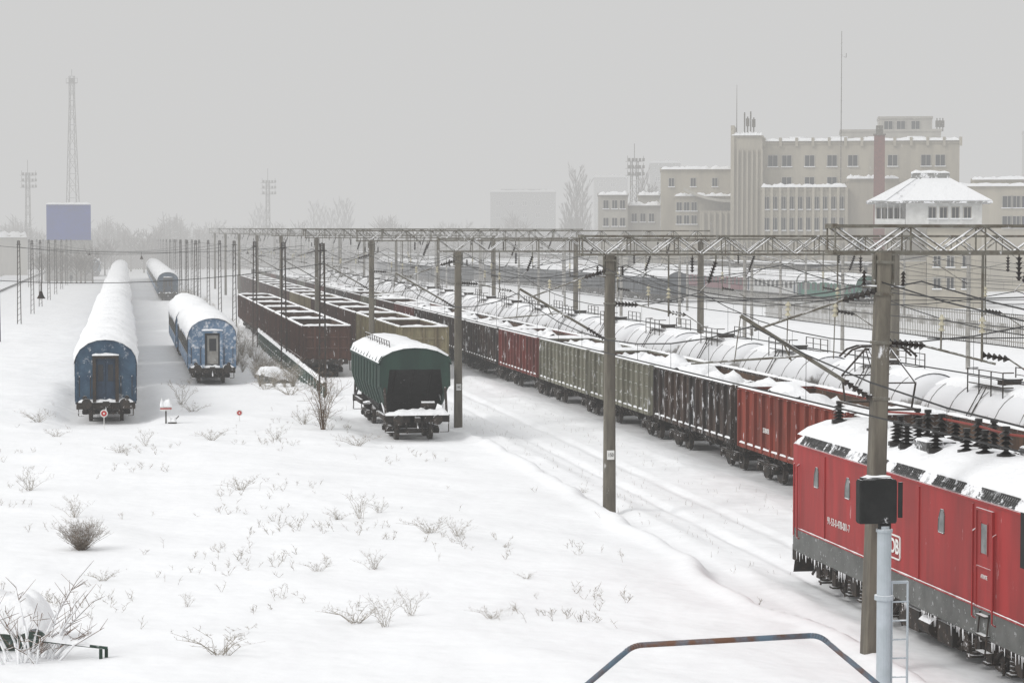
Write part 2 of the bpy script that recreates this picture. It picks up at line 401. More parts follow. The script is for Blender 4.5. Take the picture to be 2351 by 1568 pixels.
gA="open wagons standing in the yard"
gr=gondola(M_red,"orange-red open wagon with snowy bags inside",.95,gA,1,"SCHENKER",bags=True)
gk=gondola(M_black,"black open wagon streaked with stuck snow",.93,gA,2,bags=True)
gg=gondola(M_gg,"grey-green open wagon with ribbed sides and snow",.9,gA,3,xp=True,bags=True)
gd=gondola(M_dred,"dark red open wagon with snow-covered load",.92,gA,4,bags=True)
gb=gondola(M_brown,"rusty brown open wagon edged with snow",.1,gA,5)
gt=gondola(M_beige,"beige open wagon with snow on its rim",.1,gA,6)
gl=gondola(M_brown,"rusty brown open wagon with snow inside",.45,gA,8)
P=13.9; XC=24.5
def cy(k): return 83.5+P*(k+.5)
gr.location=(XC,cy(-1),0); gk.location=(XC,cy(0),0); gg.location=(XC,cy(1),0); gd.location=(XC,cy(3),0)
dup(gg,(XC,cy(2),0)); dup(gk,(XC,cy(4),0)); gl.location=(XC,cy(-2),0); dup(gl,(XC,cy(-3),0))
for k in range(5,24): dup([gk,gd,gl,gg,gl,gk][k*7%6],(XC,cy(k),0))
gb.location=(12.75,144.6+P*.5,0)
for k in range(1,6): dup(gb,(12.75,144.6+P*(k+.5),0))
gt.location=(18.7,142+P*.5,0)
for k in range(1,15): dup(gt if k in (1,5,6) else gb,(18.7,142+P*(k+.5),0))

def arc_snow(mb,prof,y0,y1,th,ny,seed,sag=.3,el=.4,amp=.55):
    n=len(prof); nor=[]
    for i in range(n):
        a=Vector(prof[max(0,i-1)]);b=Vector(prof[min(n-1,i+1)]); d=b-a; v=Vector((-d.y,d.x)); v.normalize()
        if v.y<0 and abs(d.x)>1e-4: v=-v
        nor.append(v)
    g=[]
    for j in range(ny+1):
        y=y0+(y1-y0)*j/ny; e=min(1,min(y-y0,y1-y)/el+.02)**.5; row=[]
        for i in range(n):
            w=math.sin(math.pi*i/(n-1))**.45 if 0<i<n-1 else 0
            t=th*e*w*(.9+amp*noise.noise(Vector((prof[i][0]*.9,y*.45,seed)))+.3*noise.noise(Vector((prof[i][0]*3,y*2.2,seed+7))))
            z=prof[i][1]+nor[i].y*t; x=prof[i][0]+nor[i].x*t
            if i in (0,n-1): z-=sag*abs(noise.noise(Vector((y*1.3,seed,i)))); x*=1.01
            row.append((x,y,z))
        g.append(row)
    mb.grid(g)
# ------------------------------------------------------------------ tank car
def tankcar():
    r=thing("tank_wagon","tank wagon plastered with snow on its side","tank wagon",group="tank wagons in a long train")
    mb=MB(); R=1.46; zc=2.5; rg=[]
    for y,q in ((-5.55,.02),(-5.5,.45),(-5.35,.78),(-5.1,.95),(-4.8,1),(-2.4,1),(0,1),(2.4,1),(4.8,1),(5.1,.95),(5.35,.78),(5.5,.45),(5.55,.02)):
        rg.append([(R*q*math.cos(2*math.pi*i/32),y,zc+R*q*math.sin(2*math.pi*i/32)) for i in range(32)])
    mb.rings(rg,0); part(mb,"tank",[M_tank],r,smooth=True)
    for y in (-4.2,-2.1,0,2.1,4.2):
        mb=MB()
        rg=[[((R+d)*math.cos(2*math.pi*i/32),yy,zc+(R+d)*math.sin(2*math.pi*i/32)) for i in range(32)] for yy,d in ((y-.05,.0),(y-.05,.03),(y+.05,.03),(y+.05,.0))]
        mb.rings(rg,0,cap=False); part(mb,"strap",[M_tank],r)
    mb=MB(); mb.tube((0,0,3.9),(0,0,4.15),.4,16); mb.tube((0,0,4.15),(0,0,4.22),.45,16)
    part(mb,"dome",[M_under],r)
    mb=MB(); mb.box(-.85,-.5,-1.6,1.6,3.98,4.02); mb.box(.5,.85,-1.6,1.6,3.98,4.02)
    for x in (-.88,.88):
        for y in (-1.6,-.55,.55,1.6): mb.tube((x,y,3.6),(x,y,4.5),.025,5)
        mb.tube((x,-1.6,4.5),(x,1.6,4.5),.025,5); mb.tube((x,-1.6,4.25),(x,1.6,4.25),.02,5)
    for y in (-1.6,1.6): mb.tube((-.88,y,4.5),(-.5,y,4.5),.022,5)
    part(mb,"platform_railing",[M_dark],r)
    mb=MB()
    for y in (-.2,.2): mb.tube((-1.6,y,1.0),(-1.55,y,2.8),.02,5); mb.tube((-1.55,y,2.8),(-.9,y,3.95),.02,5)
    for z in rng(1.1,2.8,.3): mb.tube((-1.6,-.2,z),(-1.6,.2,z),.015,5)
    part(mb,"ladder",[M_dark],r)
    mb=MB(); mb.box(-.5,.5,-5.5,5.5,.85,1.12); mb.box(-1.4,1.4,-5.6,-5.3,.9,1.15); mb.box(-1.4,1.4,5.3,5.6,.9,1.15)
    for y in (-4,4): mb.box(-1.1,1.1,y-.3,y+.3,1.1,1.5)
    ends(mb,5.6); part(mb,"underframe",[M_under],r)
    mb=MB()
    prof=[(R*1.0*math.sin(a),zc+R*math.cos(a)) for a in [math.radians(d) for d in (-34,-26,-17,-8,0,8,17,26,34)]]
    arc_snow(mb,prof,-5.0,5.0,.08,34,3,.30); part(mb,"snow_cover",[M_snow2],r,smooth=True)
    bogies(r,(-3.9,3.9)); return r
tk=tankcar()
for k in range(-1,21):
    if k==-1: tk.location=(29.7,79.2+12.3*(k+.5),0)
    else: dup(tk,(29.7,79.2+12.3*(k+.5),0))

# ------------------------------------------------------------------ passenger coach
CP=[(1.45,1.0),(1.45,3.0),(1.40,3.3),(1.2,3.62),(.8,3.9),(.4,4.03),(0,4.07)]
CPF=CP+[(-x,z) for x,z in CP[-2::-1]]
def coach(side,endm,label,group,style,Lc=25.6,wins=True,seed=1):
    r=thing("passenger_coach",label,"railway coach",group=group); hl=Lc/2
    mb=MB(); nseg=len(CPF)
    mb.prof(CPF,-hl,hl,0,me=1,segm=[0,0,2,2,2,2,2,2,2,2,0,0,0][:nseg])
    for s in (-1,1):
        a,b=sorted((s*1.452,s*1.475)); mb.box(a,b,-hl,hl,1.75,1.80,0); mb.box(a,b,-hl,hl,2.85,2.9,0)
        a,b=sorted((s*(hl+.002),s*(hl+.05)))
        for x in (-1.42,1.35): mb.box(x,x+.07,a,b,1.0,3.2,1)
        mb.box(-1.42,1.42,a,b,1.0,1.12,1)
    part(mb,"body",[side,endm,M_steel],r)
    for s in (-1,1):
        mb=MB(); y=s*hl; a,b=sorted((y,y+s*.22)); pts=[(-.62,1.1),(-.62,3.36),(.62,3.36),(.62,1.1),(.46,1.1),(.46,3.2),(-.46,3.2),(-.46,1.1)]
        n=8; vs=[(x,a,z) for x,z in pts]+[(x,b,z) for x,z in pts]
        mb.add(vs,[(i,(i+1)%n,n+(i+1)%n,n+i) for i in range(n)]+[q for o in (0,8) for q in ((o+0,o+1,o+6,o+7),(o+1,o+2,o+5,o+6),(o+2,o+3,o+4,o+5))])
        part(mb,"gangway_frame",[M_dark if style==0 else M_blueL],r)
    a=-hl-.03
    if style==0:
        for sx in (-1,1):
            mb=MB(); x0,x1=sorted((sx*.012,sx*.45)); mb.box(x0,x1,a-.04,a,1.12,3.19,0)
            x0,x1=sorted((sx*.11,sx*.36)); mb.box(x0,x1,a-.06,a-.041,2.1,2.9,1); part(mb,"end_door",[M_bdoor,M_glass],r)
    else:
        mb=MB(); mb.box(-.45,.45,a-.01,a,1.12,3.19,1); mb.box(-.30,.36,a-.03,a-.011,1.3,3.05,2); mb.box(-.18,.24,a-.045,a-.031,2.1,2.85,1)
        part(mb,"end_door",[M_bdoor,M_glass,M_concL],r)
    mb=MB(); mb.box(-1.4,1.4,-hl-.12,-hl-.06,.75,1.1); mb.box(-1.4,1.4,hl+.02,hl+.1,.8,1.1); mb.box(-1.3,1.3,-hl,hl,.8,.999)
    for y in (-4,0,4): mb.box(-1.2,1.2,y-1,y+1,.4,.8)
    for x in (-1.0,1.0): mb.tube((x,-hl-.05,1.3),(x,-hl-.16,1.3),.11,10)
    for x in (-.9,.9):
        mb.tube((x,-hl-.1,1.05),(x,-hl-.55,1.05),.1,8); mb.tube((x,-hl-.55,1.05),(x,-hl-.62,1.05),.25,14)
    mb.tube((0,-hl-.1,1.0),(0,-hl-.5,.55),.06,6); mb.box(-.15,.15,-hl-.45,-hl-.1,.9,1.15)
    for x in (-1.3,1.3): mb.path([(x,-hl-.12,.9),(x,-hl-.2,.45),(x*.8,-hl-.2,.45)],.025,5)
    for x in (-.6,.6,.3): mb.tube((x,-hl-.15,1.0),(x+.05,-hl-.2,.5),.04,6)
    part(mb,"underframe",[M_under],r)
    h=MB()
    for x in (-1.25,1.25,-.72,.72): h.path([(x,-hl,1.35),(x,-hl-.09,1.4),(x,-hl-.09,2.3),(x,-hl,2.35)],.018,5)
    part(h,"handrail",[M_dark],r)
    if wins:
        w=MB(); w.box(-.02,.02,-.55,.55,-.42,.42,0); w.box(-.032,.032,-.6,.6,.421,.46,1); w.box(-.032,.032,-.6,.6,-.46,-.421,1); w.box(-.03,.03,-.6,-.551,-.42,.42,1); w.box(-.03,.03,.551,.6,-.42,.42,1)
        wm=w.mesh("window",[M_glass,M_steel])
        for s in (-1,1):
            for i in range(10): part(wm,"window",None,r,(s*1.462,-hl+2.6+i*(Lc-5.2)/9,2.3))
        w=MB(); w.box(-.02,.02,-.4,.4,-1.1,1.05,0); w.box(-.03,.03,-.25,.25,.1,.8,1); wm=w.mesh("door",[M_bdoor,M_glass])
        for s in (-1,1):
            for y in (-hl+.8,hl-.8): part(wm,"door",None,r,(s*1.462,y,2.2))
    mb=MB(); pr=[(-1.5,2.98)]+[(x,z) for x,z in CPF if z>3.1][::-1]+[(1.5,2.98)]
    arc_snow(mb,pr,-hl-.15,hl+.15,.27,80,seed*13,.6,1.3,.95)
    mb.strip((-1.3,-hl-.1,1.1),(1.3,-hl-.1,1.1),.10,.12,16,0,2); mb.strip((-.64,-hl-.12,3.36),(.64,-hl-.12,3.36),.14,.1,8,0,2)
    part(mb,"snow_cover",[M_snow2],r,smooth=True)
    bogies(r,(-hl+3.2,hl-3.2)); return r
c0=coach(M_blue,M_blue,"dark blue coach with double end door, snow-covered","blue coaches buried in snow",0,seed=1)
c0b=coach(M_blue,M_blue,"blue coach under a thick snow roof","blue coaches buried in snow",0,seed=2,wins=False)
c1=coach(M_blueL,M_blueL,"pale blue coach with snow plastered on its end","blue coaches buried in snow",1,seed=3)
hl=12.8
c0.location=(-.93,110.8+hl,0); c0b.location=(-.88,110.8+hl+27.1,0)
for k in range(2,14): dup(c0b,(-.93+.07*((k*5)%3-1),110.8+hl+27.1*k,0))
c1.location=(5.25,139.3+hl,0); dup(c1,(5.1,139.3+hl+26.6,0))
for k in range(7): dup(c1 if k else c0,(6.1+k*.05,327+hl+26.8*k,0),label="blue coach coupled in a snowbound train")
dup(c0,(-7.0,534+hl,0),label="dark coach standing alone in deep snow")
cm=coach(M_maroon,M_maroon,"maroon passenger coach beside a station platform","coaches at the station",0,seed=4)
cg=coach(M_cgreen,M_cgreen,"green passenger coach beside a station platform","coaches at the station",0,seed=5)
cw=coach(M_cwhite,M_cwhite,"pale grey passenger coach beside a station platform","coaches at the station",0,seed=6)
seq=[cg,cw,cm,cm,cg,cm,cw,cm,cm,cg]; used=set()
for k,c in enumerate(seq):
    loc=(95,282+hl+26.6*k,0)
    if c.name not in used: c.location=loc; used.add(c.name)
    else: dup(c,loc,label="passenger coach standing at the station")
for k,c in enumerate([cm,cw,cm,cg]): dup(c,(84,430+27*k,0),label="passenger coach on a station track")

def boxcar():
    r=thing("covered_freight_wagon","dark covered wagon with arched snowy roof","freight wagon",group="dark covered wagons in a row")
    PR=[(1.5,1.1),(1.5,3.4),(1.1,3.95),(.5,4.25),(0,4.35)]; PF=PR+[(-x,z) for x,z in PR[-2::-1]]
    mb=MB(); mb.prof(PF,-6.9,6.9,0)
    for s in (-1,1):
        for y in rng(-6.8,6.9,1.13):
            a,b=sorted((s*1.502,s*1.57)); mb.box(a,b,y-.05,y+.05,1.1,3.4)
    part(mb,"body",[M_boxcar],r)
    for s in (-1,1):
        mb=MB(); a,b=sorted((s*1.57,s*1.62)); mb.box(a,b,-1.3,1.3,1.2,3.35); part(mb,"sliding_door",[M_boxcar],r)
    mb=MB(); mb.box(-1.2,1.2,-6.8,6.8,.85,1.09); ends(mb,6.9); part(mb,"underframe",[M_under],r)
    mb=MB(); arc_snow(mb,[(-1.2,3.82),(-1.1,3.95),(-.5,4.25),(0,4.35),(.5,4.25),(1.1,3.95),(1.2,3.82)],-6.95,6.95,.10,30,5,.05); part(mb,"snow_cover",[M_snow2],r,smooth=True)
    bogies(r,(-4.8,4.8)); return r
bx=boxcar(); bx.location=(75,310,0)
for k in range(1,20): dup(bx,(75,310+15*k,0))
for k in range(0,9): dup(bx,(62,420+15*k,0))

# ------------------------------------------------------------------ hopper
def hopper(loc):
    r=thing("grain_hopper_wagon","dark green hopper wagon with snowy roof and sloping end","freight wagon",loc)
    H=6.3; SP=[(1.32,1.55),(1.58,2.35),(1.56,3.5)]
    for s in (-1,1):
        mb=MB(); pts=[(s*x,z) for x,z in SP]; inn=[(s*(x-.06),z) for x,z in SP[::-1]]
        prf=pts+inn; rings=[]
        for y,lift in ((-H,.75),(-H+.9,0),(H-.9,0),(H,.75)):
            rings.append([(px,y,pz+(lift if pz<1.7 else (lift*.15 if pz<2.5 else 0))) for px,pz in prf])
        mb.rings(rings,0)
        for y in rng(-5.2,5.3,1.3):
            mb.tube((s*1.35,y,1.58),(s*1.60,y,2.35),.04,4); mb.tube((s*1.60,y,2.35),(s*1.58,y,3.45),.04,4)
        a,b=sorted((s*1.53,s*1.64)); mb.box(a,b,-H,H,3.4,3.5)
        part(mb,"side_wall",[M_green],r)
    mb=MB()
    PR=[(1.6,3.5),(1.45,3.75),(1.0,3.98),(.5,4.1),(0,4.13)]; PF=PR+[(-x,z) for x,z in PR[-2::-1]]
    mb.prof(PF,-H,H,0)
    mb.box(-1.5,1.5,-H,-H+.1,3.2,3.5); mb.box(-1.5,1.5,H-.1,H,3.2,3.5)
    for s in (-1,1):
        mb.add([(s*1.52,-H-.01,3.5),(s*1.1,-H-.01,3.5),(s*1.25,-H-.01,2.1),(s*1.5,-H-.01,2.4)],[(0,1,2,3)])
    for y in rng(-H,H+.1,1.26):
        for (xa,za),(xb,zb) in zip(PF,PF[1:]): mb.tube((xa,y,za+.03),(xb,y,zb+.03),.05,4)
    part(mb,"roof",[M_green],r)
    for s in (-1,1):
        mb=MB(); mb.add([(-1.5,s*(H-.12),3.25),(1.5,s*(H-.12),3.25),(1.3,s*(H-2.9),1.2),(-1.3,s*(H-2.9),1.2)],[(0,1,2,3)])
        for x in (-.8,0,.8): mb.tube((x,s*(H-.15),3.2),(x,s*(H-2.85),1.25),.05,4)
        part(mb,"sloping_end",[M_hblack],r)
    for y in (-2.6,0,2.6):
        mb=MB(); mb.rings([[(-a,y-b,z),(a,y-b,z),(a,y+b,z),(-a,y+b,z)] for a,b,z in ((1.3,1.3,1.55),(.6,.4,.65))]); part(mb,"discharge_chute",[M_hblack],r)
    mb=MB(); mb.box(-.3,.3,-6.9,6.9,.9,1.2)
    for s in (-1,1):
        a,b=sorted((s*6.9,s*6.6)); mb.box(-1.45,1.45,a,b,.92,1.25)
        for x in (-1.35,1.35):
            mb.tube((x,s*6.75,1.2),(x,s*(H),2.4),.06,5); mb.tube((x,s*6.5,1.2),(x,s*4.2,2.0),.05,5); mb.box(x-.06,x+.06,min(s*6.7,s*3.5),max(s*6.7,s*3.5),1.0,1.2)
        mb.path([(-1.4,s*6.95,1.2),(-1.4,s*6.95,.5),(-1.0,s*6.95,.5),(-1.0,s*6.95,1.2)],.025,5); mb.path([(1.4,s*6.95,1.2),(1.4,s*6.95,.5),(1.0,s*6.95,.5)],.025,5)
    mb.tube((.3,-6.0,1.6),(.9,-6.0,1.6),.18,10)
    for x in (-.5,.2,.6): mb.tube((x,-7,1.0),(x+.05,-7.1,.45),.035,6)
    ends(mb,6.9); part(mb,"underframe",[M_under],r)
    mb=MB()
    arc_snow(mb,PF[::-1],-H-.06,H+.05,.17,50,11,.0)
    mb.strip((-1.4,-6.75,1.25),(1.4,-6.75,1.25),.3,.2,14,0,3); mb.strip((-.9,-6.3,1.2),(.9,-6.3,1.2),.35,.25,14,0,7)
    part(mb,"snow_cover",[M_snow2],r,smooth=True)
    mb=MB()
    for y in rng(-5,5.1,1.0): mb.tube((-.95,y,3.95),(-1.0,y,4.4),.02,5)
    mb.tube((-1.0,-5,4.4),(-1.0,5,4.4),.022,5); mb.tube((-.98,-5,4.22),(-.98,5,4.22),.018,5)
    part(mb,"roof_railing",[M_dark],r)
    bogies(r,(-4.6,4.6)); return r
hp=hopper((12.6,98.4+6.9,0))

# ------------------------------------------------------------------ locomotive
def loco(loc):
    r=thing("electric_locomotive","red and grey electric locomotive with snow-covered roof","locomotive",loc); HL=9.9
    LP=[(1.5,.85),(1.5,1.45),(1.5,3.66),(1.36,3.86),(1.1,4.02),(.6,4.2),(0,4.27)]; full=LP+[(-x,z) for x,z in LP[-2::-1]]
    mb=MB(); rg=[]
    for y,sx,dz in ((-HL,.92,.25),(-HL+.2,.97,.1),(-HL+.7,1,0),(0,1,0),(HL-.7,1,0),(HL-.2,.97,.1),(HL,.92,.25)):
        rg.append([(x*sx,y,z-(dz*1.2 if z>3.8 else (dz*.4 if z>3 else 0))) for x,z in full])
    n=len(full)
    def mm(i): return {0:1,n-2:1,n-1:1,1:0,n-3:0,-1:0}.get(i,2)
    mb.rings(rg,mm); part(mb,"body",[M_lred,M_lgrey,M_lroof],r)
    mb=MB()
    for s in (-1,1):
        a,b=sorted((s*1.502,s*1.53)); mb.box(a,b,-HL+.7,HL-.7,1.44,1.48); mb.box(a,b,-HL+.7,HL-.7,3.60,3.65)
        for y in (-6.6,-3.2,0,3.4,6.8): mb.box(a,b-(.015 if s>0 else 0),y-.012,y+.012,1.5,3.55)
    part(mb,"trim_strip",[M_lred],r)
    cyy=loc[1]
    for (y0,y1) in ((56.3,54.4),(54.3,52.6),(51.6,49.8),(49.2,47.4),(46.6,44.9),(44.0,42.0),(41.2,39.2)):
        y0,y1=y1-cyy,y0-cyy
        for s in (-1,1):
            mb=MB(); nsl=int((y1-y0)/.11)
            for k in range(nsl):
                y=y0+(k+.5)*(y1-y0)/nsl
                mb.tube((s*1.495,y,3.70),(s*1.385,y,3.85),.02,4)
            mb.tube((s*1.5,y0,3.69),(s*1.5,y1,3.69),.022,4); mb.tube((s*1.375,y0,3.87),(s*1.375,y1,3.87),.022,4)
            mb.tube((s*1.44,y0,3.78),(s*1.44,y1,3.78),.016,4)
            part(mb,"roof_grille",[M_grille],r)
    def win(y,w=.36,h=.5,z=2.95,slant=.10):
        mb=MB(); o=[(-w/2,-h/2+.03),(-w/2+.03,-h/2),(w/2-.03,-h/2),(w/2,-h/2+.03),(w/2,h/2-.10),(w/2-.05,h/2),(-w/2+slant+.05,h/2),(-w/2+.02,h/2-.22)]
        vs=[(-1.508,-a,b) for a,b in o]+[(-1.495,-a,b) for a,b in o]; k=len(o)
        mb.add(vs,[tuple(range(k))]+[(i,(i+1)%k,k+(i+1)%k,k+i) for i in range(k)],0)
        for i in range(k):
            a=o[i];b=o[(i+1)%k]; mb.tube((-1.508,-a[0],a[1]),(-1.508,-b[0],b[1]),.014,5,1)
        part(mb,"window",[M_glassf,M_lgrey],r,(0,y,z))
    for wy in (54.9,52.4,46.0,40.6): win(wy-cyy)
    for dy in (43.45,38.5,):
        d=MB(); d.box(-1.535,-1.503,-.45,.45,1.5,3.5,0)
        for a,b,c,e in ((-.45,-.40,1.5,3.5),(.40,.45,1.5,3.5)): d.box(-1.56,-1.5355,a,b,c,e,0)
        d.box(-1.56,-1.5355,-.4,.4,3.45,3.5,0); d.box(-1.56,-1.5355,-.4,.4,2.28,2.32,0)
        dd=part(d,"door",[M_lred],r,(0,dy-cyy,0))
        w=MB(); w.box(-1.545,-1.536,-.17,.17,2.6,3.2,0); w.box(-1.555,-1.5455,-.2,-.171,2.57,3.23,1); w.box(-1.555,-1.5455,.171,.2,2.57,3.23,1)
        part(w,"window",[M_glassf,M_lred],dd)
        for q in (-.55,.55):
            h=MB(); h.path([(-1.5,q,1.2),(-1.58,q,1.25),(-1.58,q,3.0),(-1.5,q,3.05)],.018,6); part(h,"handrail",[M_lred],dd)
        t=MB(); 
        for z in (1.35,.95,.6): t.box(-1.62,-1.45,-.25,.25,z-.03,z)
        t.tube((-1.6,-.25,.58),(-1.52,-.25,1.4),.02,5); t.tube((-1.6,.25,.58),(-1.52,.25,1.4),.02,5)
        part(t,"step",[M_dark],dd)
        if dy>40: text("lettering","ATENTIE",.12,M_white,dd,(-1.54,0,2.12),SIDE,.75)
    for q in (9.0,9.5):
        h=MB(); xx=1.5-(q-9.0)*.12; h.path([(-xx+.02,q,1.2),(-xx-.06,q,1.25),(-xx-.06,q,3.1),(-xx+.02,q,3.15)],.02,6); part(h,"handrail",[M_lred],r)
    text("running_number","91-53-0-478-001-7",.27,M_white,r,(-1.512,53.05-cyy,1.98),SIDE,.86,bold=-.002)
    e=MB(); y0=48.95-cyy; zc=2.0; w=.38; h_=.26
    pts=[]
    for cx,cz,a0 in ((w-.07,h_-.07,0),(-w+.07,h_-.07,90),(-w+.07,-h_+.07,180),(w-.07,-h_+.07,270)):
        for a in (0,30,60,90): t=math.radians(a0+a); pts.append((cx+.07*math.cos(t),cz+.07*math.sin(t)))
    for i in range(len(pts)):
        a=pts[i];b=pts[(i+1)%len(pts)]; e.tube((-1.512,y0-a[0],zc+a[1]),(-1.512,y0-b[0],zc+b[1]),.022,5)
    em=part(e,"emblem",[M_white],r)
    text("lettering","DB",.46,M_white,em,(-1.512,y0,zc),SIDE,.95,bold=.012)
    mb=MB(); mb.box(-1.3,1.3,-HL+.3,HL-.3,.7,.849)
    mb.box(-1.25,1.25,-2.0,2.0,.25,.7); 
    for x in (-1.3,1.3):
        mb.box(x-.1,x+.1,-1.8,-.9,.3,.75); mb.box(x-.12,x+.12,.2,1.4,.28,.75); mb.tube((x,-.6,.5),(x,.1,.5),.2,12)
    ends(mb,HL); 
    for s in (-1,1):
        a,b=sorted((s*(HL+.02),s*(HL-.3))); mb.box(-1.4,1.4,a,b,.55,.95)
        mb.add([(-1.35,s*(HL+.1),.2),(1.35,s*(HL+.1),.2),(1.35,s*(HL-.05),.6),(-1.35,s*(HL-.05),.6)],[(0,1,2,3)])
    part(mb,"underframe",[M_under],r)
    wm=wheel_mesh(.6)
    for by in (5.15,-5.15):
        mb=MB()
        for s in (-1,1):
            x=s*1.12; mb.box(x-.08,x+.08,-3.0,3.0,.55,.78); mb.box(x-.1,x+.1,-.5,.5,.35,.6)
            for y in (-2.15,0,2.15):
                mb.box(x-.15,x+.15,y-.22,y+.22,.4,.78); mb.tube((x-.2,y,.58),(x+.2,y,.58),.17,12)
                for q in (-.45,.45):
                    for k in range(6): mb.tube((x+s*.06,y+q,.30+k*.09),(x+s*.06,y+q,.355+k*.09),.11,10)
                    mb.box(x+s*.06-.14,x+s*.06+.14,y+q-.14,y+q+.14,.24,.29)
            for y in (-3.1,-1.1,1.1,3.1):
                mb.box(x-.1,x+.2,y-.22,y+.22,.45,.9); mb.tube((x,y,.6),(x,y+.1,.1),.03,5)
                mb.tube((x+s*.15,y-.3,.75),(x+s*.15,y+.3,.35),.04,5)
            mb.box(x-.05,x+.22,-2.9,2.9,.79,.83)
            for y in (-2.6,-1.5,-.2,1.4,2.7): mb.box(x+s*.15-.08,x+s*.15+.08,y-.14,y+.14,.35,.74)
        mb.box(-1.1,1.1,-.3,.3,.5,.8); mb.box(-1.1,1.1,-3.1,-2.9,.45,.75); mb.box(-1.1,1.1,2.9,3.1,.45,.75)
        b=part(mb,"bogie",[M_under],r,(0,by,0))
        for k in (-2.15,0,2.15): part(wm,"wheelset",None,b,(0,k,.6))
    mb=MB(); rr=random.Random(6)
    for i in range(120):
        y=rr.uniform(-HL+.5,HL-.5); l=rr.uniform(.05,.28); mb.tube((-1.48,y,.86),(-1.48,y,.86-l),.014,4,0,.003)
    part(mb,"icicles",[M_snow2],r)
    mb=MB(); arc_snow(mb,[(-1.34,3.87),(-1.25,3.93),(-1.1,4.02),(-.85,4.11),(-.6,4.2),(-.3,4.25),(0,4.27),(.3,4.25),(.6,4.2),(.85,4.11),(1.1,4.02),(1.25,3.93),(1.34,3.87)],-HL+.3,HL-.2,.09,120,21,.03,.5,1.1)
    mb.strip((-1.515,-HL+1,1.485),(-1.515,HL-1,1.485),.014,.012,90)
    part(mb,"snow_cover",[M_snow2],r,smooth=True)
    def ri(x,yw,hh=.5,rr=.15,m=M_insr):
        mb=MB(); mb.tube((0,0,0),(0,0,.1),.2,10); mb.insul((0,0,.08),(0,0,hh),rr,5,0,12); mb.tube((0,0,hh),(0,0,hh+.08),.09,8)
        part(mb,"roof_insulator",[m],r,(x,yw-cyy,4.27-.16*x*x))
    for x,yw in ((-.9,50.6),(-.5,50.2),(-.1,50.7),(.4,50.2),(-.6,51.2),(-.2,49.5),(-.75,48.4),(.1,48.0),(-.45,47.3),(-.1,45.9),(.7,48.6),(-.55,56.0),(-.55,53.2),(.55,56.0),(.55,53.2),(.6,43.8),(-.3,42),(-.9,49.9),(-.3,46.6)): ri(x,yw,.5+.12*((int(yw*10))%3==0),.16)
    mb=MB(); mb.path([(-.1,50.7-cyy,4.85),(-.3,52.0-cyy,4.8),(-.55,53.2-cyy,4.75)],.03,6); part(mb,"busbar",[M_rope],r)
    mb=MB(); mb.path([(-.2,49.5-cyy,4.85),(.1,48.0-cyy,4.8),(-.1,45.9-cyy,4.8),(.6,43.8-cyy,4.8)],.03,6)
    part(mb,"busbar",[M_rope],r)
    for (x,y,w,l,h2) in ((-.55,49.0,.35,.4,.24),(.9,46.5,.25,.5,.25)): 
        mb=MB(); mb.rings([[(x-w*q,y-cyy-l*q,z),(x+w*q,y-cyy-l*q,z),(x+w*q,y-cyy+l*q,z),(x-w*q,y-cyy+l*q,z)] for q,z in ((1,4.1),(1,4.2+h2*.8),(.85,4.2+h2))])
        part(mb,"roof_hatch",[M_lroof],r)
    mb=MB(); py=54.6-cyy
    mb.path([(-.55,py+1.4,4.78),(-.55,py-1.4,4.78),(.55,py-1.4,4.78),(.55,py+1.4,4.78),(-.55,py+1.4,4.78)],.03,6)
    kz=5.45
    for s in (-1,1):
        mb.path([(s*.5,py-1.1,4.8),(s*.42,py-1.6,kz),(s*.28,py-.15,6.2)],.026,6)
        mb.path([(s*.5,py+1.1,4.8),(s*.42,py+1.6,kz),(s*.28,py+.15,6.2)],.026,6)
    mb.tube((-.42,py-1.6,kz),(.42,py-1.6,kz),.02,6); mb.tube((-.42,py+1.6,kz),(.42,py+1.6,kz),.02,6)
    mb.tube((-.42,py-1.6,kz),(.28,py-.15,6.2),.015,5); mb.tube((.42,py+1.6,kz),(-.28,py+.15,6.2),.015,5)
    for q in (-.2,.2):
        mb.path([(-.95,py+q,6.02),(-.75,py+q,6.2),(-.5,py+q,6.28),(.5,py+q,6.28),(.75,py+q,6.2),(.95,py+q,6.02)],.03,6)
    for s in (-1,1): mb.tube((s*.45,py-.2,6.27),(s*.45,py+.2,6.27),.03,6); mb.tube((s*.28,py-.15,6.2),(s*.28,py+.15,6.2),.04,6)
    part(mb,"pantograph",[M_dark],r)
    return r
loco((18.7,47.35,0))

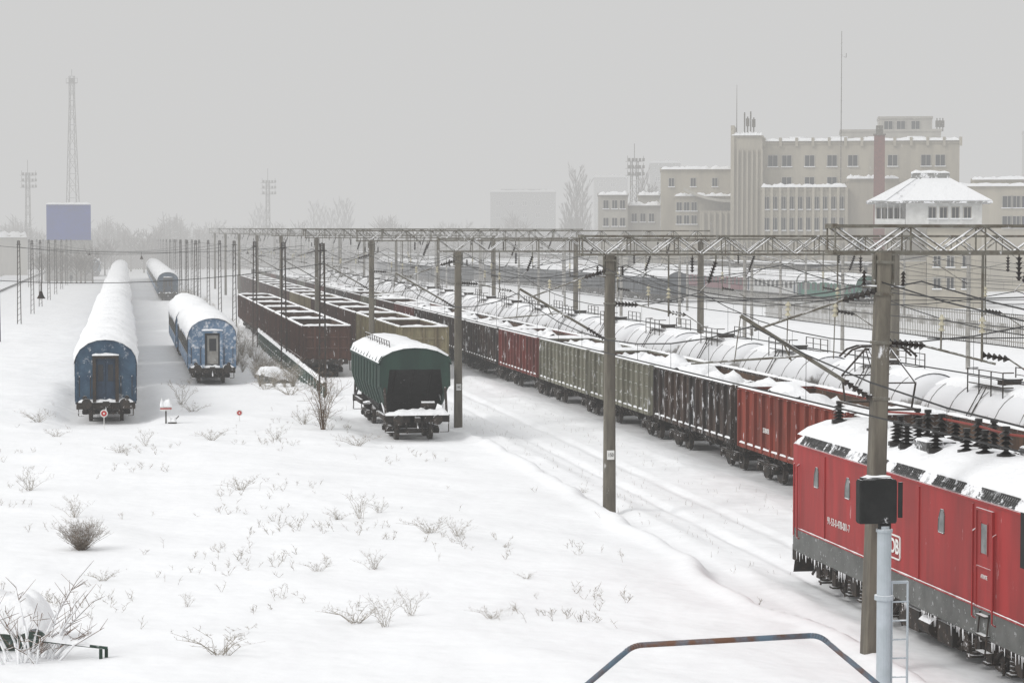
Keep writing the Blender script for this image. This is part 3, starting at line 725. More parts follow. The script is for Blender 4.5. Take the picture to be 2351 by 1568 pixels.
# ------------------------------------------------------------------ catenary poles, gantries
def cat_pole(x,y,hh,plate=None,cant=True,label="square concrete catenary pole with insulated bracket"):
    r=thing("catenary_pole",label,"pole",(x,y,-.1),group="concrete catenary poles along the tracks")
    mb=MB(); rg=[]
    for z,w in ((0,.19),(hh,.145)):
        c=w*.25; rg.append([(w-c,-w,z),(w,-w+c,z),(w,w-c,z),(w-c,w,z),(-w+c,w,z),(-w,w-c,z),(-w,-w+c,z),(-w+c,-w,z)])
    mb.rings(rg); part(mb,"shaft",[M_conc],r)
    mb=MB()
    for z in (5.8,6.95,7.95,hh-.2): mb.box(-.175,.175,-.175,.175,z-.03,z+.03)
    for q in (-.2,.2): mb.box(q-.025,q+.025,-.05,.05,hh-.75,hh-.05)
    mb.tube((-.45,-.05,hh-.7),(.45,-.05,hh-.7),.03,5,0)
    part(mb,"bracket",[M_steel],r)
    for q in (-.42,.42):
        mb=MB(); mb.insul((q,-.05,hh-.68),(q,-.05,hh-.38),.065,4,0); part(mb,"insulator",[M_ins],r)
    if cant:
        mb=MB(); s=-1
        mb.tube((s*.75,0,6.15),(s*3.0,0,7.45),.045,8,0); mb.insul((s*.19,0,5.80),(s*.78,0,6.17),.09,6,1)
        mb.tube((s*.85,0,7.8),(s*2.7,0,7.15),.028,6,0); mb.insul((s*.16,0,8.0),(s*.85,0,7.8),.09,6,1)
        mb.tube((s*1.6,0,6.65),(s*4.0,0,6.45),.025,6,0); mb.tube((s*3.0,0,7.4),(s*3.1,0,6.48),.012,5,0)
        mb.tube((s*2.1,0,6.95),(s*1.9,0,6.55),.018,5,0)
        for q in (-1.0,-2.0): mb.tube((q*1.0,0,6.3-q*.3),(q,0,7.55),.012,5,0); mb.insul((q,0,7.45),(q,0,7.75),.07,3,2)
        part(mb,"cantilever",[M_steel,M_ins,M_insw],r)
        mb=MB(); mb.insul((.17,0,6.95),(.95,0,6.9),.10,7,1); mb.tube((.93,0,6.9),(2.5,0,6.55),.028,6,0); mb.tube((1.3,0,6.82),(1.3,0,7.35),.02,6,0); mb.insul((1.3,0,7.2),(1.3,0,7.55),.08,3,2)
        part(mb,"cantilever",[M_steel,M_ins,M_insw],r)
    if plate:
        mb=MB(); mb.box(-.12,.12,-.215,-.188,1.85,2.15); p=part(mb,"number_plate",[M_white],r)
        text("digits",plate,.17,M_dark,p,(0,-.219,2.0),FRONT,.75)
    return r
PY=[44.6,72.5,106.7,145,187,230,272,315,358,400]
BZ=[(8.70,9.24),(8.45,9.05),(8.35,8.93),(8.8,9.45),(9.0,9.7),(9.2,9.9),(9.3,10.05),(9.5,10.25),(9.6,10.4),(9.8,10.6)]
for i,y in enumerate(PY):
    x=15.15 if i==0 else 15.65
    q=cat_pole(x,y,BZ[i][0]+.1,{1:"150",2:"14C"}.get(i),cant=i<7)
    if i==0: q.rotation_euler=(0,math.radians(1.5),0)
def gantry(i,y,zb,zt,x0,x1):
    r=thing("overhead_gantry","steel lattice gantry spanning tracks with hanging insulators","gantry",(0,y,0),group="lattice gantries over the tracks")
    mb=MB(); d=.27; n=int((x1-x0)/.8); dx=(x1-x0)/n
    for yy in (-d,d):
        for z in (zb,zt): mb.box(x0,x1,yy-.035,yy+.035,z-.035,z+.035)
    for k in range(n):
        a=x0+k*dx; b=a+dx
        for yy in (-d,d):
            mb.tube((a,yy,zb if k%2 else zt),(b,yy,zt if k%2 else zb),.024,4)
            if k%2==0: mb.tube((a,yy,zb),(a,yy,zt),.02,4)
        mb.tube((a,-d,zb),(b,d,zb),.018,4) if k%2 else mb.tube((a,d,zb),(b,-d,zb),.018,4)
        mb.tube((a,-d,zt),(b,d,zt),.018,4) if k%2 else mb.tube((a,-d,zt),(a,d,zt),.018,4)
    for a in (x0,x1):
        mb.box(a-.05,a+.05,-d,d,zb-.05,zb+.05); mb.box(a-.05,a+.05,-d,d,zt-.05,zt+.05)
    part(mb,"beam",[M_steel],r)
    mb=MB()
    mb.rings([[(37.5+a*q,b*q,z) for a,b in ((-1,-1),(1,-1),(1,1),(-1,1))] for q,z in ((.2,-.2),(.16,zb-.05))])
    part(mb,"column",[M_conc],r)
    for xt in (18.7,24.5,29.7,34.8):
        mb=MB()
        mb.tube((xt+.6,0,zb),(xt+.6,0,zb-.25),.03,5,0); mb.insul((xt+.6,0,zb-.25),(xt+.35,0,zb-.95),.1,7,1); mb.tube((xt+.35,0,zb-.95),(xt,0,7.15),.015,5,0)
        part(mb,"hanger",[M_steel,M_ins],r)
        mb=MB(); mb.tube((xt-1.0,0,zb),(xt-1.0,0,6.4),.028,6,0); mb.insul((xt-1.0,0,6.55),(xt-.4,0,6.45),.08,5,1); mb.tube((xt-.4,0,6.45),(xt+.3,0,6.0),.018,5,0)
        mb.insul((xt-1.0,0,7.0),(xt-1.0,0,7.35),.09,3,2); part(mb,"hanger",[M_steel,M_ins,M_insw],r)
        mb=MB(); mb.insul((xt-.2,0,zb-.1),(xt-.2,0,zb-.6),.08,5,1); mb.tube((xt-.2,0,zb),(xt-.2,0,zb-.1),.02,5,0)
        part(mb,"hanger",[M_steel,M_ins],r)
    mb=MB(); mb.tube((16.5,0,6.9),(37.4,0,6.9),.012,4); part(mb,"steady_wire",[M_cable],r)
    return r
for i,y in enumerate(PY): gantry(i,y+(.45 if i==0 else .3),*BZ[i],(14.4 if i==0 else 14.75),38.0+(i==0)*4)
def light_pole(loc):
    r=thing("catenary_pole","pale slender catenary pole standing in the snowfield","pole",loc,group="pale catenary poles in the snowfield")
    mb=MB(); mb.tube((0,0,-.2),(0,0,8.6),.16,10,0,.12); part(mb,"shaft",[M_concL],r)
    mb=MB(); mb.tube((-.5,0,6.1),(-2.6,0,7.4),.035,6,0); mb.insul((-.12,0,5.9),(-.5,0,6.1),.09,5,1); mb.tube((-.5,0,7.8),(-2.6,0,7.4),.025,5,0); mb.insul((-.1,0,7.9),(-.5,0,7.8),.09,4,1); mb.tube((-1.0,0,6.3),(-3.2,0,6.2),.025,5,0)
    part(mb,"cantilever",[M_steel,M_ins],r); return r
lp=light_pole((56.6,146.6,0)); 
for y in (116,174,200.6,228,256,290,325,360,400,440,490): dup(lp,(56.6,y,0))
for k in range(9): dup(lp,(88,210+38*k,0)); dup(lp,(46,165+43*k,0),rz=math.pi)
for k in range(9): dup(lp,(68,230+40*k,0),rz=math.pi)
def twin(loc):
    r=thing("lattice_pole","slender dark twin-leg steel pole in snow","pole",loc,group="slender twin-leg poles beside tracks")
    mb=MB()
    for s in (-1,1): mb.tube((s*.19,0,-.3),(s*.10,0,8.7),.05,5)
    for k in range(14): z=.3+k*.6; mb.tube((-.18+.009*z,0,z),(.18-.009*z,0,z+.3),.018,4)
    part(mb,"shaft",[M_dark],r)
    mb=MB(); mb.tube((-.25,0,8.3),(.25,0,8.3),.03,5); mb.insul((.0,0,8.3),(0,0,8.75),.06,4)
    part(mb,"bracket",[M_ins],r); return r
tw=twin((-10.8,200,0))
for d in (235,269,295,328,360,395,430,465,500,540,580,625,670): dup(tw,(-10.8,d/.9857+1.8,0))
for y in (122,152,186,221,255,290,325,360,396,430,466,500,540,580): dup(tw,(10.5,y,0))
for y in rng(260,700,36): dup(tw,(8.0,y,0))
for y in rng(420,760,36): dup(tw,(-17,y,0))
def sagwire(name,label,pts_y,x,z,sag,zc=None,rr=.016):
    mb=MB(); prev=None
    for a,b in zip(pts_y,pts_y[1:]):
        for k in range(9):
            t=k/8; y=a+(b-a)*t; q=Vector((x,y,z-sag*4*t*(1-t)))
            if prev is not None and k: mb.tube(prev,q,rr,4)
            prev=q
            if zc and 0<k<8: mb.tube(q,(x,y,zc),.006,3)
        if zc: mb.tube((x,a,zc),(x,b,zc),rr,4)
    return solo(mb,name,[M_cable],label,"wire",group="overhead wires above the tracks")
WY=[15]+PY+[450,500]
for x in (12.6,18.7,24.5,29.7,34.8): sagwire("contact_wire","thin dark overhead catenary wire above a track",WY,x,7.2,.9,5.95)
for x in (15.3,16.2,39.0,21.5): sagwire("feeder_wire","thin dark feeder wire strung between poles",WY,x,8.1,.7)
LY=[90,116,146.6,174,200.6,228,256,290,325,360,400,440,490]
for x in (53.5,59.5,): sagwire("contact_wire","thin dark overhead wire above the snowfield",LY,x,7.3,.7,6.1)
for x in (46+3,85): sagwire("contact_wire","thin dark overhead wire above the snowfield",[100+43*k for k in range(9)],x,7.3,.8,6.1)
def cross(y,x0,x1,z,sag,lamps,zl):
    mb=MB(); prev=None
    for k in range(17):
        t=k/16; q=Vector((x0+(x1-x0)*t,y,z-sag*4*t*(1-t)))
        if prev is not None: mb.tube(prev,q,.018,4)
        prev=q
    solo(mb,"span_wire",[M_cable],"span wire crossing above the tracks","wire",group="span wires")
    for lx in lamps:
        t=(lx-x0)/(x1-x0); zz=z-sag*4*t*(1-t)
        r=thing("hanging_lamp","dark bell-shaped lamp hanging from a span wire","lamp",(lx,y,zz),group="hanging yard lamps")
        mb=MB(); mb.tube((0,0,0),(0,0,-.45),.02,5); mb.tube((0,0,-.45),(0,0,-.65),.06,8,0,.12); mb.tube((0,0,-.65),(0,0,-.85),.12,10,0,.24)
        part(mb,"lamp_shade",[M_dark],r); mb=MB(); mb.tube((0,0,-.85),(0,0,-.93),.1,8,0,.06); part(mb,"bulb",[M_white],r)
cross(122,-14,10.5,7.6,1.0,(-4.35,),6)
cross(335,-10.8,10.5,8.2,1.2,(-5,),6); cross(335.5,10.5,38,8.4,1.2,(17.9,),6); cross(235,-10.8,10.5,8.1,.8,(),0); cross(270,-10.8,10.5,8.1,.8,(2,),0)
cross(200,-10.8,15.6,8.3,.6,(),0)

# ------------------------------------------------------------------ signals and signs
r=thing("railway_signal","pale grey signal mast with ladder and black signal head","signal",(12.6,36.4,0))
mb=MB(); mb.tube((0,0,-.2),(0,0,4.05),.12,16); mb.tube((0,0,4.05),(0,0,4.1),.14,16); mb.tube((0,0,2.9),(0,0,2.98),.16,16); mb.tube((0,0,4.1),(0,0,4.15),.09,12); part(mb,"mast",[M_gmast],r,smooth=False)
mb=MB()
for q in (.14,.42): mb.tube((.14+(.0),.0,3.2) if q<.2 else (.42,0,3.2),(.14,.0,0) if q<.2 else (.42,0,0),.02,6)
for z in rng(.3,3.2,.32): mb.tube((.14,0,z),(.42,0,z),.015,5)
mb.tube((0,0,3.2),(.42,0,3.2),.02,5); part(mb,"ladder",[M_gmast],r)
mb=MB(); mb.rings([[(-.14+a*.33*q,b,4.57+c*.37*q) for a,c in ((-1,-.9),(-.93,-1),(.93,-1),(1,-.9),(1,.9),(.93,1),(-.93,1),(-1,.9))] for q,b in ((.95,-.10),(1,-.08),(1,.1),(.9,.14))]); mb.box(-.1,.1,-.05,.05,4.05,4.25)
mb.box(.2,.27,-.14,-.101,4.3,4.9); mb.tube((-.14,.14,4.75),(-.14,.34,4.75),.1,10); mb.tube((-.14,.14,4.42),(-.14,.34,4.42),.1,10)
mb.box(-.42,.1,-.06,.06,4.94,4.98)
part(mb,"signal_head",[M_hblack],r)
mb=MB(); mb.strip((-.40,0,4.98),(.10,0,4.98),.06,.03,6); part(mb,"snow_cap",[M_snow2],r,smooth=True)
r=thing("railway_signal","black signal head beside a red locomotive","signal",(15.15,36.2,0))
mb=MB(); mb.tube((.25,0,-.2),(.25,0,3.2),.1,12); part(mb,"mast",[M_gmast],r)
mb=MB(); mb.box(-.17,.3,-.1,.1,3.4,4.35); mb.tube((-.02,-.1,4.15),(-.02,-.25,4.15),.11,10); mb.tube((-.02,-.1,3.75),(-.02,-.25,3.75),.11,10); mb.box(.2,.3,-.05,.05,3.1,3.4); part(mb,"signal_head",[M_hblack],r)

def disc_sign(x,y,z,rad,label,post=True):
    r=thing("marker_sign",label,"sign",(x,y,0)); mb=MB(); mb.tube((0,0,-.2),(0,0,z),.02,6); part(mb,"post",[M_white],r)
    mb=MB(); mb.tube((0,0,z),(0,-.03,z),rad,20,0); mb.tube((0,-.03,z),(0,-.045,z),rad*.72,20,1); mb.tube((0,-.045,z),(0,-.055,z),rad*.25,12,0) 
    part(mb,"disc",[M_white,M_redp],r)
disc_sign(-1.0,108.0,.75,.18,"round red and white marker disc before a coach"); disc_sign(5.38,109,.62,.15,"small red round marker low in the snow")
r=thing("switch_stand","switch stand with red-striped plate capped by snow","sign",(1.88,107.8,0))
mb=MB(); mb.tube((0,0,-.2),(0,0,.9),.035,8); mb.box(.1,.5,-.15,.15,.1,.35); mb.tube((.3,0,.3),(.6,0,.6),.025,6); part(mb,"post",[M_dark],r)
mb=MB(); mb.box(-.27,.27,-.04,.04,.85,1.08,0); mb.box(-.27,.27,-.05,-.041,.93,.99,1); part(mb,"plate",[M_white,M_redp],r)
mb=MB(); mb.strip((-.28,0,1.08),(.28,0,1.08),.2,.3,8); mb.strip((.1,0,.35),(.5,0,.35),.2,.2,6); part(mb,"snow_cap",[M_snow2],r,smooth=True)

r=thing("pipe_railing","bent blue pipe railing with flaking rust","railing",(0,0,0))
D=lambda px,py,d:(d*(px-285)/5275,(d-.1687*d*(px-285)/5275)/.9857,9-(py-546)*d/5200)
A=Vector(D(1455,1487,22)); B=Vector(D(1885,1463,22)); C0=Vector(D(1360,1568,22)); E0=Vector(D(2010,1568,22))
def down(p,q):
    dr=(q-p); return p+dr*2.2
mb=MB(); a2=down(A,C0); b2=down(B,E0)
def bend(a,p,b,rr=.09,n=6):
    u=(a-p).normalized(); w=(b-p).normalized(); o=[]
    for i in range(n+1):
        t=i/n; o.append((p+u*rr)*(1-t)**2+p*2*t*(1-t)+(p+w*rr)*t*t)
    return o
pts=[Vector((a2.x,a2.y,0)),a2]+bend(a2,A,B)+bend(A,B,b2)+[b2,Vector((b2.x,b2.y,0))]
for p,q in zip(pts,pts[1:]): mb.tube(p,q,.028,10)
part(mb,"rail",[M_rail],r,smooth=True)

r=thing("picket_fence","grey-green metal fence half buried in snow","fence",(10.5,121,0))
mb=MB(); mb.box(-.07,.07,-.06,.06,-.3,1.3); fm=mb.mesh("post",[M_fgreen])
for k in range(32): part(fm,"post",None,r,(.016*k,2.2*k,0))
mb=MB(); mb.tube((0,0,1.15),(.53,70,1.15),.05,6); mb.tube((0,0,.5),(.53,70,.5),.04,6); part(mb,"rail",[M_fgreen],r)
mb=MB(); mb.strip((0,-.2,1.24),(.53,70,1.24),.13,.17,150); part(mb,"snow_cap",[M_snow2],r,smooth=True)
r=thing("concrete_block","tilted concrete slab half buried in snow","concrete block",(9.0,136.5,0),rz=.25)
mb=MB(); mb.rings([[(-.9,-.7,-.3),(.9,-.7,-.3),(.9,.7,-.3),(-.9,.7,-.3)],[(-.95,-.6,1.05),(.85,-.55,.55),(.85,.6,.6),(-.95,.6,1.1)]]); part(mb,"slab",[M_concD],r)
mb=MB(); g=[[(u/5*1.15,v/4*.9,.82-.27*u/5+.38*max(0,1-(u/5)**2)**.6*max(0,1-(v/4)**2)**.6+.15*noise.noise(Vector((u*.5,v*.5,2)))-(.3 if abs(u)==5 or abs(v)==4 else 0)) for u in range(-5,6)] for v in range(-4,5)]; mb.grid(g); part(mb,"snow_cap",[M_snow2],r,smooth=True)

# ------------------------------------------------------------------ plants
def twigs(mb,rnd,n,h,spread,r0,sub=3,lean=0,m=0,up=.6,sub2=0):
    for i in range(n):
        a=rnd.uniform(0,2*math.pi); s=spread*rnd.uniform(.2,1); hh=h*rnd.uniform(.5,1)
        p=Vector((rnd.uniform(-.1,.1)*spread,rnd.uniform(-.1,.1)*spread,-.05)); 
        q=Vector((math.cos(a)*s*.5+rnd.uniform(-.06,.06),math.sin(a)*s*.5+rnd.uniform(-.06,.06),hh*up)); e=Vector((math.cos(a)*s+rnd.uniform(-.15,.15),math.sin(a)*s+rnd.uniform(-.15,.15),hh*rnd.uniform(.8,1)))
        mb.tube(p,q,r0,3,m,r0*.75); mb.tube(q,e,r0*.75,3,m,r0*.35)
        for k in range(sub):
            t=rnd.uniform(.2,.95); b=q.lerp(e,t) if rnd.random()<.65 else p.lerp(q,t)
            d=Vector((rnd.uniform(-1,1),rnd.uniform(-1,1),rnd.uniform(-.1,1.1))).normalized()*h*rnd.uniform(.12,.34)
            mb.tube(b,b+d,r0*.5,3,m,r0*.25)
            for j in range(sub2):
                c=b+d*rnd.uniform(.3,1); d2=Vector((rnd.uniform(-1,1),rnd.uniform(-1,1),rnd.uniform(-.2,1))).normalized()*h*.1
                mb.tube(c,c+d2,r0*.4,3,m,r0*.2)
wmesh=[]
for i in range(5):
    rnd=random.Random(i+20); mb=MB(); twigs(mb,rnd,(11,16,9,18,14)[i],(.58,.46,.7,.4,.38)[i],(.65,.85,.5,.95,.75)[i],.0052,7,sub2=3); wmesh.append(mb.mesh("weed_stems",[M_twig]))
def plant(name,me,x,y,s,label,cat="plant",group=None,sz=None):
    o=solo(me,name,None,label,cat,(x,y,hgt(x,y)-.02),rz=random.uniform(0,6),group=group); o.scale=(s,s,s*(sz or 1)); return o
WP=[(-1.59,71.2,1.2),(3.86,77.3,1.1),(7.1,69.2,1.2),(8.7,65,1.1),(4.85,58.2,.75),(6.29,57.9,.9),(5.03,50,1.2),(6.36,50.8,.9),(8.1,50,.7),(1.88,46.5,1.5),(6.32,97,1.1),(3.63,97,1.2),(.79,94,1.0),(-.25,90.7,.9),(-2.96,99.6,1.0),(-3.3,79.2,1.4),(-4.1,109,1.4),(2.85,117.4,2.0),(9.4,92.7,1.3),(9.96,56,.5),(9.37,64,.9),(-.59,57.7,.7),(1.4,53.3,.5),(15.9,78,.5),(3.3,114,1.4),(8.2,106,1.5),(9.6,109,1.5),(10.6,118,1.8),(8.8,123,2.0),(7.7,127,1.6),(7.8,70.2,.8),(6.4,69.0,.8),(5.6,49.4,1.0)]
for i,(x,y,s) in enumerate(WP): plant("dry_weed",wmesh[i%5],x,y,s,"dry brown weed poking through snow","plant","dry weeds in the snow")
rnd=random.Random(99); mb=MB(); twigs(mb,rnd,130,.9,.78,.006,7,up=.42,sub2=2); plant("round_bush",mb.mesh("bush_twigs",[mat("bush_brown",(.24,.20,.16),(.15,.12,.095),.9,4,.18,.75,0)]),-1.23,63.2,1.0,"dense round leafless bush standing in snow")
rnd=random.Random(5); mb=MB(); twigs(mb,rnd,22,3.0,1.0,.016,5,up=.55,sub2=1); plant("tall_shrub",mb.mesh("shrub_stems",[mat("shrub_tan",(.2,.14,.09),(.12,.08,.05),.9,4,.05,.8,0)]),8.89,103,1.0,"tall tan multi-stemmed leafless shrub")
shm=[]
for i in range(3):
    rnd=random.Random(60+i); mb=MB(); twigs(mb,rnd,26,2.4,1.3,.014,7,up=.5,sub2=2); shm.append(mb.mesh("shrub_twigs",[M_twig]))
rnd=random.Random(12)
for i in range(52):
    y=rnd.uniform(138,330) if i>12 else rnd.uniform(126,165); x=rnd.uniform(7.2,9.4) if y>165 else rnd.uniform(7.7,9.5)
    plant("leafless_shrub",shm[i%3],x,y,rnd.uniform(.45,.95) if y>160 else rnd.uniform(.35,.7),"tangled leafless shrub beside the fence","shrub","shrubs along the fence")
rnd=random.Random(4); mb=MB()
cl=[(rnd.uniform(-5,13),rnd.uniform(47,118)) for _ in range(30)]
for i in range(430):
    if rnd.random()<.85:
        c=rnd.choice(cl); x=c[0]+rnd.gauss(0,.7); y=c[1]+rnd.gauss(0,.9)
    else: x=rnd.uniform(-6,15); y=rnd.uniform(47,125)
    if x>15.2 or (abs(x-12.6)<2 and y>94) or (abs(x+.9)<2 and y>108): continue
    z=hgt(x,y)-.02
    for k in range(rnd.randint(1,3)):
        h=rnd.uniform(.06,.26); e=Vector((x+rnd.uniform(-.15,.15),y+rnd.uniform(-.15,.15),z+h)); b=Vector((x,y,z))
        mb.tube(b,e,.0045,3,0,.003)
        for q in range(4): p=b.lerp(e,rnd.uniform(.4,1)); mb.tube(p,p+Vector((rnd.uniform(-.1,.1),rnd.uniform(-.1,.1),rnd.uniform(0,.1))),.004,3,0,.002)
for i in range(450):
    x=rnd.choice((16.8,17.4,20.6,21.4,18.7,16.4))+rnd.gauss(0,.25); y=rnd.uniform(58,140); z=hgt(x,y)-.02; h=rnd.uniform(.05,.2); mb.tube((x,y,z),(x+rnd.uniform(-.06,.06),y,z+h),.005,3,0,.003)
solo(mb,"dry_grass",[M_twig],"sparse dry grass stalks above the snow","grass",kind="stuff")
rnd=random.Random(8); mb=MB(); sn=MB()
for i in range(30):
    a=rnd.uniform(-1.1,1.35); p=Vector((rnd.uniform(-.5,.3),rnd.uniform(-.4,.4),0)); e=p+Vector((math.sin(a)*1.7*rnd.uniform(.4,1),rnd.uniform(-.5,.5),rnd.uniform(.4,2.1)))
    mid=p.lerp(e,.5)+Vector((0,0,.15)); mb.tube(p,mid,.017,5,0,.012); mb.tube(mid,e,.012,5,0,.005)
    sn.tube(p.lerp(mid,.1)+Vector((0,-.005,.022)),mid+Vector((0,-.005,.022)),.024,5); sn.tube(mid+Vector((0,-.005,.02)),mid.lerp(e,.65)+Vector((0,-.005,.016)),.02,5,0,.009)
    for k in range(6):
        b=mid.lerp(e,rnd.random()); f=b+Vector((rnd.uniform(-.3,.4),rnd.uniform(-.2,.2),rnd.uniform(.0,.4))); mb.tube(b,f,.007,4,0,.003)
        if k%2: sn.tube(b+Vector((0,0,.01)),b.lerp(f,.8)+Vector((0,0,.01)),.009,4,0,.004)
r=thing("snowy_bush","bare reddish bush with snow lying on branches","shrub",(-1.9,46.9,hgt(-1.9,46.9)-.35))
part(mb,"branches",[mat("reddish_bark",(.2,.13,.09),(.12,.075,.055),.8,4,0.08,.9,0)],r); part(sn,"snow_on_branches",[M_snow2],r,smooth=True)
r=thing("low_shed","low dark green hut under heavy snow","shed",(-2.6,48.8,0))
mb=MB(); mb.box(-.85,.85,-.6,.8,-.2,.75); mb.box(-.9,.9,-.66,-.6,.50,.6); part(mb,"wall",[M_fgreen],r)
mb=MB(); g=[]
for j in range(17):
    row=[]
    for i in range(21):
        u=i/10-1; v=j/8-1; q=max(0,1-(abs(u)**3)*.95)*max(0,1-(abs(v)**3)*.95); row.append((u*1.05,v*.95+.1,.62+.9*q**.6+.32*noise.noise(Vector((u*2.2,v*2,1)))))
    g.append(row)
mb.grid(g); part(mb,"snow_roof",[M_snow2],r,smooth=True)
r=thing("fence_post_pair","two dark green posts with a snow-topped crossbar","fence",(-.5,46.6,-.28))
M_dg=mat("dark_green_post",(.02,.05,.035),(.015,.035,.025),.7,3,.05,.6,.1)
mb=MB(); mb.box(-.07,.0,-.03,.03,-.2,.92); part(mb,"post",[M_dg],r); mb=MB(); mb.box(.04,.11,.1,.16,-.2,.90); part(mb,"post",[M_dg],r)
mb=MB(); mb.tube((-1.2,.2,1.08),(.1,.0,.93),.035,6); part(mb,"crossbar",[M_dg],r)
mb=MB(); mb.strip((-1.25,.2,1.11),(-.25,.05,.98),.05,.10,12); part(mb,"snow_cap",[M_snow2],r,smooth=True)

# ------------------------------------------------------------------ buildings
def wmeshf(w,h):
    mb=MB(); mb.box(-w/2,w/2,-.02,.0,-h/2,h/2,0)
    for a,b,c,d in ((-w/2-.1,-w/2,-h/2,h/2),(w/2,w/2+.1,-h/2,h/2),(-w/2-.1,w/2+.1,h/2,h/2+.1),(-.04,.04,-h/2,h/2)): mb.box(a,b,-.10,-.021,c,d,1)
    mb.box(-w/2-.2,w/2+.2,-.3,-.021,-h/2-.15,-h/2,2)
    return mb.mesh("window",[M_glass,M_plaster2,M_snow2])
def wins(root,me,us,zs,yf):
    for u in us:
        for z in zs: part(me,"window",None,root,(u,yf,z))
class Bd:
    def __init__(s,name,label,dist,px,sc=None):
        s.k=dist/5200*1.0; s.px=px; ang=math.atan((px-285)/5275); s.d=dist
        X=dist*(px-285)/5275; Y=(dist-.1687*X)/.9857
        s.r=thing(name,label,"building",(X,Y,0),rz=-ang); s.mb=MB()
    def u(s,px): return (px-s.px)*s.k
    def z(s,py): return 9+(546-py)*s.k
    def blk(s,p0,p1,py,y0=0,dep=14,m=0,par=.5):
        a,b=s.u(p0),s.u(p1); z=s.z(py); s.mb.box(a,b,y0,y0+dep,-.5,z,m)
        if par: s.mb.box(a-.15,b+.15,y0-.15,y0+.15,z,z+par,m); s.mb.box(a-.15,a+.15,y0+.15,y0+dep,z,z+par,m); s.mb.box(b-.15,b+.15,y0+.15,y0+dep,z,z+par,m)
    def fin(s,mats): part(s.mb,"wall",mats,s.r); return s.r
W1=wmeshf(1.6,1.9); W2=wmeshf(.8,2.1); W3=wmeshf(.9,1.5)
b=Bd("office_building","large beige office block with snowy parapet",400,1935)
b.blk(1750,2195,332,0,16,par=.7)
b.blk(1680,1750,318,-3,22,par=.4); b.mb.box(b.u(1678),b.u(1686),-3.4,8,-.5,b.z(290))
for px in rng(1692,1750,11): b.mb.box(b.u(px),b.u(px)+.3,-3.4,-3.05,-.5,b.z(345))
for px in rng(1750,2195,37):
    b.mb.box(b.u(px),b.u(px)+.5,-.5,-.16,b.z(332)-.4,b.z(326)+.7)
b.blk(1750,1940,440,-9,9,par=.6); 
for px in rng(1752,1940,18.5): b.mb.box(b.u(px),b.u(px)+.45,-9.5,-9.16,-.5,b.z(436)+.2)
b.blk(1940,2055,420,-8,8,par=.5)
r=b.fin([M_plaster])
mb=MB()
for (p0,p1,y,yy) in ((1750,2195,326,0),(1680,1750,314,-3),(1750,1940,434,-9),(1940,2055,415,-8)): mb.strip((b.u(p0),yy,b.z(y)+.1),(b.u(p1),yy,b.z(y)+.1),.45,.5,40,0,p0)
for px in (1810,1905,1990,2080): mb.box(b.u(px),b.u(px)+3,5,8,b.z(332),b.z(312))
part(mb,"roof_snow",[M_snow2],r,smooth=True)
wins(r,W1,[b.u(p) for p in (1773,1805,1857,1908,1955,2045,2120,2152)],[b.z(370)],-.02)
wins(r,W1,[b.u(p) for p in (1805,1857,1908,1955)],[b.z(420)],-.02)
wins(r,W2,[b.u(p) for p in (1762,1780,1799,1817,1836,1854,1873,1891,1910,1928)],[b.z(468),b.z(515)],-9.02)
wins(r,W1,[b.u(p) for p in (1970,2010)],[b.z(560)],-8.02)
for px,t,w in ((1708,258,.12),(1715,268,.3),(1722,256,.12),(1729,270,.3)): 
    mb=MB(); mb.tube((b.u(px),0,b.z(320)),(b.u(px),0,b.z(t)),.12,5); mb.box(b.u(px)-w,b.u(px)+w,-.2,.2,b.z(t+22),b.z(t+4)); part(mb,"antenna",[M_steel],r)
mb=MB(); mb.tube((b.u(1690),0,b.z(312)),(b.u(1690),0,b.z(195)),.09,5,0,.03)
part(mb,"antenna",[M_steel],r)
b2=Bd("office_building","pale stepped rooftop block rising behind offices",430,1935)
b2.blk(1930,2170,290,26,14); b2.blk(2022,2150,258,28,10); r2=b2.fin([M_plaster2])
wins(r2,W1,[b2.u(p) for p in (2045,2075,2110)],[b2.z(275)],27.9)
for px in (2160,2167,2174):
    mb=MB(); mb.tube((b2.u(px),26,b2.z(290)),(b2.u(px),26,b2.z(258)),.12,5); mb.box(b2.u(px)-.3,b2.u(px)+.3,25.8,26.2,b2.z(280),b2.z(264)); part(mb,"antenna",[M_steel],r2)
b3=Bd("chimney","square red brick chimney before beige offices",388,2016); b3.r["category"]="chimney"
mb=MB(); mb.rings([[(-q,-q,z),(q,-q,z),(q,q,z),(-q,q,z)] for q,z in ((1.0,0),(.9,b3.z(312)))]); part(mb,"shaft",[M_brick],b3.r)
mb=MB(); mb.box(-1.05,1.05,-1.05,1.05,b3.z(312),b3.z(309)); mb.box(-.6,.6,-.6,.6,b3.z(309),b3.z(290)); part(mb,"cap",[M_steel],b3.r)
b4=Bd("station_wing","beige station wing with curved canopy and snow",410,1598)
b4.blk(1515,1680,392,4,14,par=.6); b4.blk(1548,1680,455,-2,6,par=.4); b4.blk(1605,1675,485,-4,2,par=0)
for px in rng(1610,1675,13): b4.mb.box(b4.u(px),b4.u(px)+.4,-4.5,-4.01,0,b4.z(488))
r=b4.fin([M_plaster])
mb=MB(); g=[[(b4.u(1568+112*i/12),y,b4.z(432)-(1-(1-i/12)**2.2)*2.2) for i in range(13)] for y in (-5.0,-2.1)]; mb.grid(g); mb.grid([[(x,-5.0,z) for x,_,z in g[0]],[(x,-5.0,z-.5) for x,_,z in g[0]]]); part(mb,"canopy",[M_plaster2],r)
wins(r,W3,[b4.u(p) for p in (1558,1575,1592)],[b4.z(475),b4.z(505)],-2.02); wins(r,W3,[b4.u(p) for p in (1540,1590,1640)],[b4.z(418)],3.98)
